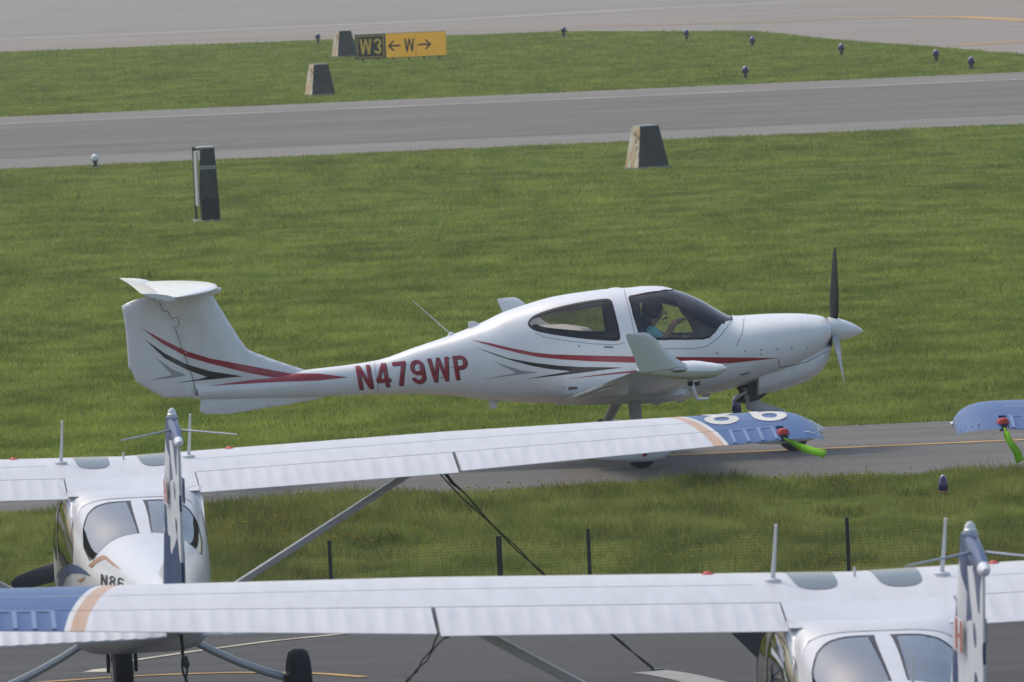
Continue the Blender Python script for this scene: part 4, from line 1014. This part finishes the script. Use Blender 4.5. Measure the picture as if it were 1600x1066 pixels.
    for q in (0, R(120), R(240)):
        a0 = R(-15) + q; e1 = Vector((0, math.cos(a0), math.sin(a0)))
        rr = []
        for t, ch, tw, th in ((.08, .10, 65, .05), (.25, .15, 45, .035), (.5, .17, 30, .022), (.75, .15, 22, .016), (.92, .12, 18, .01), (1, .06, 17, .005)):
            c = Vector((2.50, 0, 1.10)) + e1 * (.82 * t); b = R(tw); e2 = Vector((1, 0, 0)).cross(e1); e = e2 * math.cos(b) + Vector((1, 0, 0)) * math.sin(b); nn = e.cross(e1)
            rr.append([c + e * ch * .5 * math.cos(k) + nn * th * .5 * math.sin(k) for k in [2 * math.pi * i / 12 for i in range(12)]])
        G().rings(rr).build('propeller_blade', PROPBLACK, root)
    # tail
    def vfin(name, secs, th, mat):
        rr = []
        for z, le, te in secs:
            n = 10; loop = [(k / n, math.sin(math.pi * (k / n) ** .62)) for k in range(n + 1)]
            rr.append([Vector((le + (te - le) * q, th(z) * .5 * h, z)) for q, h in loop] + [Vector((le + (te - le) * q, -th(z) * .5 * h, z)) for q, h in loop[::-1][1:-1]])
        return G().rings(rr).build(name, mat, root, True, .9)
    tz = lambda z: .135 - .03 * (z - 1.2)
    vfin('fin', [(1.25, -4.05, -5.06), (1.45, -4.25, -5.10), (2.0, -4.63, -5.24), (2.5, -4.98, -5.375), (2.66, -5.09, -5.42)], tz, FINM)
    vfin('dorsal_fillet', [(1.30, -2.9, -4.4), (1.40, -3.3, -4.4), (1.52, -4.0, -4.5), (1.60, -4.25, -4.55)], lambda z: .07, CWHITE)
    rr = []
    for z, le, te in ((1.12, -5.05, -5.50), (1.5, -5.12, -5.56), (2.0, -5.245, -5.65), (2.45, -5.365, -5.73), (2.5, -5.38, -5.735)):
        n = 8; loop = [(k / n, 1 - .85 * (k / n)) for k in range(n + 1)]
        rr.append([Vector((le + (te - le) * q, tz(z) * .42 * h, z)) for q, h in loop] + [Vector((le + (te - le) * q, -tz(z) * .42 * h, z)) for q, h in loop[::-1]])
    G().rings(rr).build('rudder', FINM, root, True, .6)
    # tip cap: beacon on its front, cap running down to the rear
    rr = []
    for x, z0, z1, w_ in ((-5.06, 2.60, 2.63, .02), (-5.12, 2.58, 2.66, .034), (-5.3, 2.54, 2.67, .042), (-5.55, 2.48, 2.61, .042), (-5.75, 2.47, 2.54, .034), (-5.82, 2.49, 2.52, .015)):
        rr.append([Vector((x, w_ * math.cos(a), (z0 + z1) / 2 + (z1 - z0) / 2 * math.sin(a))) for a in [2 * math.pi * k / 14 for k in range(14)]])
    G().rings(rr).build('fin_cap', FINM, root)
    G().lathe((-5.22, 0, 2.65), (0, 0, 1), [(0, .036), (.03, .036), (.035, .03), (.055, .026), (.07, .014), (.074, 0)], 16).build('beacon', WLENS, root)
    for s_ in (-1, 1):
        G().tube([(-5.5, s_ * .04, 2.58), (-5.80, s_ * .42, 2.545)], [.008, .005], 6).build('whisker_antenna', METAL, root)
        # stabiliser and beaded elevator
        rr = []
        for a, le in ((.05, -4.42), (.6, -4.50), (1.2, -4.60), (1.62, -4.68), (1.72, -4.80)):
            te = -5.12; n = 10; loop = [(.5 - .5 * math.cos(math.pi * k / n)) for k in range(n + 1)]
            th = lambda q: .10 * math.sqrt(q) * (1 - .55 * q)
            rr.append([Vector((le + (te - le) * q, s_ * a, 1.20 + th(q) * .55)) for q in loop] + [Vector((le + (te - le) * q, s_ * a, 1.20 - th(q) * .55)) for q in loop[::-1][1:]])
        G().rings(rr).build('stabiliser', CWHITE, root, True, .9)
        k = 90; rr = []
        for i in range(k + 1):
            a = .13 + (1.70 - .13) * i / k; ph = (a - .1) / .105 % 1.0; bead = .006 * max(0, 1 - abs(ph - .5) / .3)
            le = -5.13; te = -5.56 - (.0 if a > .3 else -.5 * (.3 - a))
            rr.append([Vector((le, s_ * a, 1.222)), Vector((le - .05, s_ * a, 1.216 + bead)), Vector((te + .12, s_ * a, 1.165 + bead)), Vector((te, s_ * a, 1.095 + bead)), Vector((te, s_ * a, 1.087)), Vector((le, s_ * a, 1.17))])
        G().rings(rr).build('elevator', CWHITE, root, True, .5)
        # white panel with red bars on the fin's flank
        v, f = fill2d([(-5.27, 2.02), (-4.86, 2.02), (-4.92, 2.21), (-5.31, 2.21)], .05)
        yo = s_ * .064
        mesh_obj('flag_patch', [(a, yo, b) for a, b in v], f, WHITE, root, False)
        for u0, z0, du, dz_ in ((-5.21, 2.115, .03, .085), (-5.02, 2.115, .03, .085), (-5.115, 2.115, .02, .012)):
            mesh_obj('flag_stripe', [(u0 - du, yo + s_ * .003, z0 - dz_), (u0 + du, yo + s_ * .003, z0 - dz_), (u0 + du - .02, yo + s_ * .003, z0 + dz_), (u0 - du - .02, yo + s_ * .003, z0 + dz_)], [(0, 1, 2, 3)], REDP, root, False)
    G().tube([(-5.2, 0, 1.08), (-5.25, 0, .98), (-5.15, 0, .94), (-5.1, 0, 1.06)], .012, 6).build('tie_ring', DARKMETAL, root)
    b0 = Vector((-2.5, 0, B.zt(-2.5))); G().tube([b0 - Vector((0, 0, .01)), b0 + Vector((-.05, 0, .30))], [.012, .006], 6).build('elt_antenna', CWHITE, root)
    G().tube([(.15, 0, wing_pt(0, .3).z - .01), (.15, 0, wing_pt(0, .3).z + .05)], .008, 6).build('roof_probe', CWHITE, root)
    return root, gv, gf
SEAM2 = plain('skin_lap_grey', (.60, .61, .63), .6)
def place(root, loc, psi, label):
    root.location = loc; root.rotation_euler = (0, 0, math.pi / 2 + psi); tag(root, label, 'aeroplane', 'parked high wing aeroplanes')
cz, gvc, gfc = make_cessna()
third = copy_tree(cz); nearc = copy_tree(cz)
for r_ in (cz, third):
    for ch in list(r_.children):
        if ch.name.startswith('elt_antenna'): bpy.data.objects.remove(ch)
P86 = Vector((-3.06, 69.8, gz(69.8) + .006)); PN = Vector((1.94, 52.4, gz(52.4) + .006)); P3 = Vector((8.95, 70.9, gz(70.9) + .006))
place(cz, P86, R(6.4), 'parked white high wing aeroplane with blue wing tip numbered 86, its cabin at the left')
place(nearc, PN, R(4.4), 'nearest parked white high wing aeroplane, its rear window and blue tail at the lower right')
place(third, P3, R(2.0), 'parked aeroplane showing only a blue and white wing tip at the right edge')
nearc.rotation_euler.x = R(.7)
for ch in nearc.children:                      # its propeller stopped at another angle
    if ch.name.startswith('propeller_blade'):
        hub_ = Vector((2.50, 0, 1.10)); q_ = Matrix.Rotation(R(60), 3, 'X'); ch.rotation_euler = (R(60), 0, 0); ch.location = hub_ - q_ @ hub_
# marks on aeroplane 86
rc = Rig(cz); rc.add(gvc, gfc); rc.bake()
rc.poly('orange_swoosh', [(138, 884), (146, 876), (160, 868), (166, 869), (178, 880), (190, 891), (176, 884), (164, 874), (152, 879), (143, 888)], ORANGE, cz, 2.5)
rc.poly('blue_swoosh', [(86, 916), (90, 896), (98, 886), (110, 881), (122, 884), (134, 892), (143, 901), (126, 896), (112, 896), (103, 903), (98, 918)], BLUE, cz, 2.5)
rc.poly('orange_swoosh', [(120, 907), (128, 904), (134, 901), (132, 906), (126, 910)], ORANGE, cz, 2)
rc.text('registration', 'N86', [(158, 897), (194, 904), (158, 914), (194, 920)], TEXTDARK, cz)
# big white figures 86 on the right wing tip
gl, Wg = glyphs('86', .22); V = []; F = []
for q in gl:
    v, f = fill2d(q, .06); b0 = len(V); F += [[b0 + i for i in t] for t in f]
    for a, b in v: V.append(wing_pt(-(4.58 + .66 * a), min(.98, max(.004, .585 - .58 * b))) + Vector((0, 0, .004)))
nf = mesh_obj('wing_number', V, F, WLINE, cz); nf['kind'] = 'stuff'

# pale worn beads on the blue ailerons, static wicks on the tips
WORN = plain('worn_blue', (.16, .25, .42), .6)
for r_, sg_ in ((cz, -1), (third, 1), (nearc, 1)):
    a = 2.545 + .056
    while a < 5.08:
        if a > 4.70:
            vv = []; ff = []
            for i, x in enumerate((.745, .80, .86, .92, .985)):
                for da in (-.013, .013):
                    p = wing_pt(sg_ * (a + da), x); p.z += .0075; vv.append(p)
                if i: ff.append((2 * i - 2, 2 * i - 1, 2 * i + 1, 2 * i))
            mesh_obj('worn_bead', vv, ff, WORN, r_, False)
        a += .112
    mesh_obj('hinge_line', [wing_pt(sg_ * q, x) + Vector((0, 0, .0075)) for q in (4.72, 5.09) for x in (.728, .742)], [(0, 1, 3, 2)], WORN, r_, False)
    for k in range(4):
        p = wing_pt(sg_ * (5.30 + .04 * k), .80) + Vector((.05 * k, 0, -.03 - .018 * k)); G().tube([p, p + Vector((-.10, sg_ * .05, .005))], [.006, .003], 5).build('static_wick', CWHITE, r_)
# gust locks with streamers, tie-down ropes
def gust_lock(root, v, label, end, wob):
    M = Matrix.LocRotScale(root.location, root.rotation_euler, None)
    p = M @ wing_pt(v, .90)
    o = empty('gust_lock', p, 0, label, 'gust lock', 'gust locks on the ailerons')
    G().lathe((0, .03, .0), (0, 0, 1), [(0, .05), (.025, .048), (.042, .034), (.048, 0)], 14).build('clamp', REDP, o)
    G().box((0, .03, -.03), (.05, .12, .05)).build('clamp_jaw', DARKMETAL, o, False)
    a = Vector((.0, -.08, -.03)); b = Vector(end); n = 14; v_ = []; f_ = []
    for i in range(n + 1):
        t = i / n; c = a.lerp(b, t) + Vector((.006 * math.sin(9 * t + wob), .03 * math.sin(6 * t + wob), -.012 * math.sin(math.pi * t))); w_ = (.008 if t < .12 else .022 + .014 * t)
        d = (b - a).normalized(); sidev = d.cross(Vector((0, 1, .7 * math.sin(5 * t + wob)))).normalized() * w_
        v_ += [c + sidev + Vector((0, -.002, 0)), c - sidev + Vector((0, .002, 0))]
        if i: f_.append((2 * i - 2, 2 * i, 2 * i + 1, 2 * i - 1))
    rb = mesh_obj('streamer', v_, f_, GREENP, o); sm = rb.modifiers.new('thick', 'SOLIDIFY'); sm.thickness = .003
gust_lock(cz, -5.13, 'red gust lock with bright green streamer blown sideways beside the number 86', (.32, -.10, -.165), .5)
gust_lock(third, 5.14, 'red gust lock with green streamer hanging from the wing tip at the right edge', (.13, -.06, -.30), 2.0)
def rope(pts, r_, label, strands=2):
    P = [Vector(p) for p in pts]; n = 60; o = empty('tie_down_rope', P[-1], 0, label, 'rope', 'tie down ropes')
    segs = [(P[i + 1] - P[i]).length for i in range(len(P) - 1)]; tot = sum(segs)
    def at(s):
        for i, L in enumerate(segs):
            if s <= L or i == len(segs) - 1: return P[i].lerp(P[i + 1], min(1, s / L))
            s -= L
    for k in range(strands):
        C = []
        for i in range(n + 1):
            p = at(tot * i / n); a = i * .45 + k * math.pi; p = p + Vector((math.cos(a) * r_ * 1.1 + (k - .5) * min(.05, .02 * tot) * max(0, 1 - 2.2 * i / n), 0, math.sin(a) * r_ * 1.1)) + Vector((0, 0, -.06 * math.sin(math.pi * i / n)))
            C.append(p - P[-1])
        G().tube(C, r_, 6).build('strand', ROPE, o)
    G().lathe((0, 0, 0), (0, 0, 1), [(-.01, .07), (.015, .06), (.02, 0)], 12).build('anchor', DARKMETAL, o)
    G().tube([C[3] + Vector((0, 0, .02)), C[5] + Vector((.0, .0, -.01)), C[7]], [r_ * 2.2, r_ * 2.6, r_ * 1.6], 8).build('knot', ROPE, o)
M86 = Matrix.LocRotScale(cz.location, cz.rotation_euler, None); MN = Matrix.LocRotScale(nearc.location, nearc.rotation_euler, None)
rope([M86 @ (wing_pt(-2.40, .40, False)), ground_at(1024, 1048)], .0055, 'dark twisted rope from the wing of aeroplane 86 to the asphalt')
ga = ground_at(600, 1092); rope([MN @ wing_pt(2.42, .6, False), ga], .006, 'dark rope tying down the left wing of the nearest aeroplane')
tr = M86 @ Vector((-5.2, 0, .96)); rope([tr, Vector((tr.x + .08, tr.y + .15, gz(tr.y) + .01))], .010, 'dark rope tying down the tail of aeroplane 86')

# ------------------------------------------------------------------ mesh fence
fz = gz(FENCE_Y)
fence = empty('mesh_fence', (0, FENCE_Y, fz), 0, 'low dark wire mesh fence with thin posts along the edge of the apron', 'fence')
FT = .57
def fence_x(px): d = ray(px, 880); t = FENCE_Y / d.y; return d.x * t
xs_f = [fence_x(516) + i * (fence_x(921) - fence_x(516)) for i in range(-4, 8)] + [fence_x(781)]
pm = None
for i, x in enumerate(xs_f):
    w_ = .034 if i < len(xs_f) - 1 else .05
    G().box((x, 0, (FT + .08) / 2 - .06), (w_, .035, FT + .20 if i < len(xs_f) - 1 else FT + .14)).build('post', FENCEM, fence, False)
g = G(); x0, x1 = min(xs_f), max(xs_f)
for k in range(20): g.box(((x0 + x1) / 2, .02, .03 + k * .029), (x1 - x0, .0016, .0016))
x = x0
while x < x1: g.box((x, .024, FT / 2 + .01), (.0014, .0014, FT)); x += .075
o = mesh_obj('wire_mesh', g.v, g.f, WIREM, fence, False); o['kind'] = 'stuff'

# ------------------------------------------------------------------ taxiway lights
def edge_light(p, h, label, lens=BLUEGLASS, r_=.05, grp='blue taxiway edge lights'):
    o = empty('edge_light', p, 0, label, 'edge light', grp)
    G().lathe((0, 0, 0), (0, 0, 1), [(-.03, .0), (-.03, r_ * 2), (.012, r_ * 2), (.018, 0)], 16).build('base_plate', CONC, o)
    G().lathe((0, 0, 0), (0, 0, 1), [(.01, r_ * .5), (h * .45, r_ * .5), (h * .47, r_ * .95), (h * .52, r_ * .95)], 14).build('stem', ORANGE if r_ < .05 else DARKMETAL, o)
    G().lathe((0, 0, 0), (0, 0, 1), [(h * .52, r_ * .9), (h * .58, r_ * 1.0), (h * .85, r_ * .86), (h * .95, r_ * .55), (h, 0)], 16).build('lens', lens, o)
    G().lathe((0, 0, 0), (0, 0, 1), [(h * .955, r_ * .35), (h * .99, r_ * .3), (h * 1.02, 0)], 12).build('lens_cap', METAL, o)
edge_light(ground_at(1475, 793), .32, 'blue edge light on an orange stem in the grass verge beside the nearest tail', r_=.048)
edge_light(Vector((ground_at(1152, 668).x, 100.3, .0)), .36, 'blue edge light on the far side of the taxiway behind wing 86', r_=.055)
for (px, py, lab) in ((497, 68, 'tiny blue edge light left of the marker boxes'), (881, 58, 'tiny blue edge light at the far edge of the grass, right of the sign'), (1073, 63, 'tiny blue edge light beside the far taxiway, second right of the sign'), (1176, 75, 'tiny blue edge light at the corner where the far pavement widens'), (1165, 124, 'tiny blue edge light close to the runway, apart from the others'), (1315, 87, 'tiny blue edge light along the widening pavement, third from the right'), (1463, 97, 'tiny blue edge light second from the right edge'), (1518, 109, 'rightmost tiny blue edge light near the runway')):
    edge_light(ground_at(px, py), .36, lab, r_=.10)
edge_light(ground_at(149, 262), .30, 'small white edge light beside the runway at the left', WLENS, .085, None)

# ------------------------------------------------------------------ marker boxes, sign, cabinet
def marker(px, py, yaw, sx, label, h=.86):
    p = ground_at(px, py); o = empty('marker_box', p, yaw, label, 'marker box', 'tapered marker boxes in the grass')
    b, t_, d, td = .37 * sx, .225 * sx, .33, .20
    V = [(-b, -d, .03), (b, -d, .03), (b, d, .03), (-b, d, .03), (-t_, -td, h), (t_, -td, h), (t_, td, h), (-t_, td, h)]
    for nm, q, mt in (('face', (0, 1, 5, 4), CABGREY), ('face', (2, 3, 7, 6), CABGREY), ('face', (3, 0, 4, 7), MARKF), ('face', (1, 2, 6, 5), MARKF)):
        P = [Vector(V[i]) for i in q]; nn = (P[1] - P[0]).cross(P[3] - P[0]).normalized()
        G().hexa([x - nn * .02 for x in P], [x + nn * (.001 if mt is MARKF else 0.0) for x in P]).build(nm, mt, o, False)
    G().hexa([Vector(V[i]) + Vector((0, 0, -.005)) for i in (4, 5, 6, 7)], [Vector(V[i]) * 1.0 + Vector((0, 0, .022)) for i in (4, 5, 6, 7)]).build('lid', CABLIGHT, o, False)
    G().box((0, 0, .015), (2 * b + .08, 2 * d + .08, .05)).build('base_slab', CONC, o, False)
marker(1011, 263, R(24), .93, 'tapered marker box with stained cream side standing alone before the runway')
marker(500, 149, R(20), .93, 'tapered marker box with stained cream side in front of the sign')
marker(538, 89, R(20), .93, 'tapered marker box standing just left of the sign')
sp_ = ground_at(556, 98); se = ground_at(698, 93.5); sw = se.x - sp_.x
sg = empty('taxiway_sign', (sp_.x, sp_.y, 0), math.atan2(se.y - sp_.y, sw) * 0.0 + R(1.0), 'yellow and black taxiway sign reading W3 and arrows beside W', 'sign')
SH, SB = .80, .10
G().box((sw / 2, .06, SB + SH / 2), (sw, .12, SH)).build('cabinet', SIGNF, sg, False)
w1 = sw * .335; w2 = (sw - w1) / 2
G().box((w1 / 2, -.006, SB + SH / 2), (w1 - .05, .014, SH - .05)).build('black_panel', SIGNB, sg, False)
for k in range(2): G().box((w1 + w2 * (k + .5), -.006, SB + SH / 2), (w2 - .012, .014, SH - .03)).build('yellow_panel', SIGNY, sg, False)
for (cx, cz_, dx, dz_) in ((w1 / 2, SB + .06, w1 - .12, .022), (w1 / 2, SB + SH - .06, w1 - .12, .022), (.07, SB + SH / 2, .022, SH - .12), (w1 - .07, SB + SH / 2, .022, SH - .12)):
    G().box((cx, -.017, cz_), (dx, .006, dz_)).build('border', SIGNL, sg, False)
def sign_text(t, x0, x1, z0, z1, mat):
    for q in glyphs(t, .14)[0]:
        v, f = fill2d([(x0 + (x1 - x0) * a, z0 + (z1 - z0) * b) for a, b in q], .05)
        mesh_obj('letter_stroke', [(a, -.0185 - random.random() * .001, b) for a, b in v], f, mat, sg, False)
sign_text('W3', .15, w1 - .14, SB + .15, SB + SH - .15, SIGNL)
sign_text('W', w1 + .60, w1 + .93, SB + .18, SB + SH - .20, SIGNB)
zc = SB + SH * .49
for (xa, xb, dr) in ((w1 + .10, w1 + .48, -1), (w1 + 1.04, w1 + 1.44, 1)):
    xt = xa if dr < 0 else xb
    G().box(((xa + xb) / 2, -.017, zc), (xb - xa, .006, .055)).build('arrow_shaft', SIGNB, sg, False)
    for s_ in (-1, 1): G().box((xt - dr * .075, -.018, zc + s_ * .075), (.24, .0065, .05), Matrix.Rotation(dr * s_ * R(45), 3, 'Y')).build('arrow_barb', SIGNB, sg, False)
for k in range(6): G().tube([(sw * (.08 + .168 * k), .06, -.02), (sw * (.08 + .168 * k), .06, SB)], .03, 8).build('leg', DARKMETAL, sg)
cp = ground_at(327, 347)
cb = empty('equipment_cabinet', cp, R(10), 'tall narrow dark cabinet with a pale name strip standing in the grass', 'cabinet')
def cb_h(name, x0, x1, y0, y1, z0, z1, mat, tb=0.0, tt=0.0): 
    return G().hexa([(x0 - tb, y0, z0), (x1 + tb, y0, z0), (x1 + tb, y1, z0), (x0 - tb, y1, z0)], [(x0 - tt, y0, z1), (x1 + tt, y0, z1), (x1 + tt, y1, z1), (x0 - tt, y1, z1)]).build(name, mat, cb, False)
cb_h('front_panel', -.13, .17, -.10, .10, .44, 1.36, CABGREY, .015, -.03)
cb_h('base_panel', -.135, .185, -.105, .10, .04, .44, CABBASE, .01, .0)
cb_h('top_cap', -.15, .15, -.12, .35, 1.36, 1.39, CABLIGHT)
cb_h('rear_post', -.20, -.16, .40, .44, .0, 1.38, CABGREY, .0, .0)
cb_h('rear_post', .10, .14, .40, .44, .0, 1.38, CABGREY)
cb_h('cross_bar', -.18, .14, .38, .43, 1.32, 1.37, CABGREY)
cb_h('side_panel', -.19, -.165, -.04, .36, .30, 1.30, CABLIGHT)
cb_h('name_strip', -.13, .14, -.106, -.10, .98, 1.04, CABLIGHT)
for i in range(5): cb_h('name_mark', -.10 + i * .045, -.075 + i * .045, -.108, -.1065, .995, 1.022, CABGREY)
cb_h('slab', -.26, .24, -.18, .5, -.02, .04, CONC)

# ------------------------------------------------------------------ grass
def vnoise(x, y, sx, sy, seed):
    r = np.random.default_rng(seed); T = r.random((64, 64)); a = x / sx; b = y / sy
    i = np.floor(a).astype(int); j = np.floor(b).astype(int); u = a - i; v = b - j; u = u * u * (3 - 2 * u); v = v * v * (3 - 2 * v)
    g = lambda p, q: T[p % 64, q % 64]
    return (g(i, j) * (1 - u) + g(i + 1, j) * u) * (1 - v) + (g(i, j + 1) * (1 - u) + g(i + 1, j + 1) * u) * v
gzv = np.vectorize(gz)
def blades(name, label, n, y0, y1, mat, h, wd, half, edge=None, clump=.6, ypow=0.0, keep=None):
    t = RNG.random(n); Y = y0 + (y1 - y0) * t if ypow == 0 else 1 / (1 / y0 + (1 / y1 - 1 / y0) * t)
    X = (RNG.random(n) * 2 - 1) * half(Y)
    k = np.ones(n, bool)
    if edge is not None: k &= Y < edge(X)
    if keep: k &= (.6 * vnoise(X, Y, .5, .9, 21) + .4 * vnoise(X, Y, 3.1, 6.0, 22)) > keep
    X, Y = X[k], Y[k]; n = len(X)
    cl = .5 * vnoise(X, Y, .45, .8, 3) + .5 * vnoise(X, Y, 1.7, 3.2, 5)
    hh = h * (.45 + .5 * RNG.random(n)) * (1 - clump + 2 * clump * cl); ww = wd * (.6 + .8 * RNG.random(n))
    Z = gzv(Y); an = RNG.random(n) * 2 * np.pi; le = hh * (.2 + .7 * RNG.random(n)); la = RNG.random(n) * 2 * np.pi
    ca, sa = np.cos(an) * ww / 2, np.sin(an) * ww / 2
    co = np.empty((n, 3, 3)); co[:, 0] = np.stack([X - ca, Y - sa, Z - .005], 1); co[:, 1] = np.stack([X + ca, Y + sa, Z - .005], 1)
    co[:, 2] = np.stack([X + np.cos(la) * le, Y + np.sin(la) * le, Z + hh], 1)
    me = bpy.data.meshes.new(name); me.vertices.add(3 * n); me.vertices.foreach_set('co', co.ravel())
    me.loops.add(3 * n); me.loops.foreach_set('vertex_index', np.arange(3 * n, dtype=np.int32))
    me.polygons.add(n); me.polygons.foreach_set('loop_start', np.arange(0, 3 * n, 3, dtype=np.int32))
    me.update(calc_edges=True)
    at = me.attributes.new('rnd', 'FLOAT', 'POINT'); at.data.foreach_set('value', np.repeat(RNG.random(n) * .7 + .3 * cl, 3).astype(np.float32))
    me.materials.append(mat)
    o = bpy.data.objects.new(name, me); COL.objects.link(o); tag(o, label, 'grass', None, 'stuff'); return o
hf = lambda m_: (lambda Y: .0571 * Y + m_)
blades('verge_grass', 'rough grass verge between the mesh fence and the taxiway', 560000, 79.85, 91.15, GR_N, .14, .018, hf(5.0), clump=.95)
blades('field_grass', 'mown green grass between the taxiway and the runway', 900000, 99.7, 199.8, GR_M, .07, .028, hf(9), ypow=1)
fgx = [p[0] for p in FG]; fgy = [p[1] for p in FG]
blades('far_grass', 'green grass strip between the runway and the far pavement around the sign', 300000, 242.4, 333, GR_M, .08, .06, hf(12), edge=lambda X: np.interp(X, fgx, fgy), ypow=1)
# scattered taller weed tufts standing out of the mown field
blades('field_weeds', 'taller darker weed tufts scattered over the mown field', 90000, 100.2, 199.0, GR_N, .15, .035, hf(9), ypow=1, keep=.66)
blades('verge_weeds', 'tall ragged weed clumps in the verge beside the fence', 110000, 80.2, 90.9, GR_V, .24, .022, hf(5), keep=.60)
# yellow weed flowers in the verge
n = 2600; X = (RNG.random(n) * 2 - 1) * 8.5; Y = 80.2 + 10.5 * RNG.random(n); k = vnoise(X, Y, 1.2, 1.5, 9) > .62; X, Y = X[k], Y[k]
g = G()
for x, y in zip(X, Y):
    z = gz(y) + .12 + .10 * random.random(); r_ = .012 + .010 * random.random(); i = len(g.v)
    g.v += [Vector((x + r_ * math.cos(a), y + r_ * math.sin(a), z + .004 * math.cos(3 * a))) for a in [k * math.pi / 3 for k in range(6)]] + [Vector((x, y, z - .012))]
    g.f += [[i + q, i + (q + 1) % 6, i + 6] for q in range(6)]
o = mesh_obj('verge_flowers', g.v, g.f, FLOWER, None, False); tag(o, 'small yellow weed flowers scattered through the rough verge', 'flowers', None, 'stuff')

# ------------------------------------------------------------------ hazy summer air
g = G(); g.box((0, 4400, 5.0), (12400, 9300, 13.0))
hm = bpy.data.materials.new('haze_air'); hm.use_nodes = True; hn = hm.node_tree.nodes; hl = hm.node_tree.links
hn.remove(hn['Principled BSDF']); pv = hn.new('ShaderNodeVolumePrincipled'); pv.inputs['Color'].default_value = (.93, .94, .96, 1); pv.inputs['Density'].default_value = .00030
hl.new(pv.outputs[0], hn['Material Output'].inputs['Volume'])
hz = mesh_obj('haze', g.v, g.f, hm, None, False); tag(hz, 'pale hazy summer air over the whole airfield', 'haze', None, 'stuff')
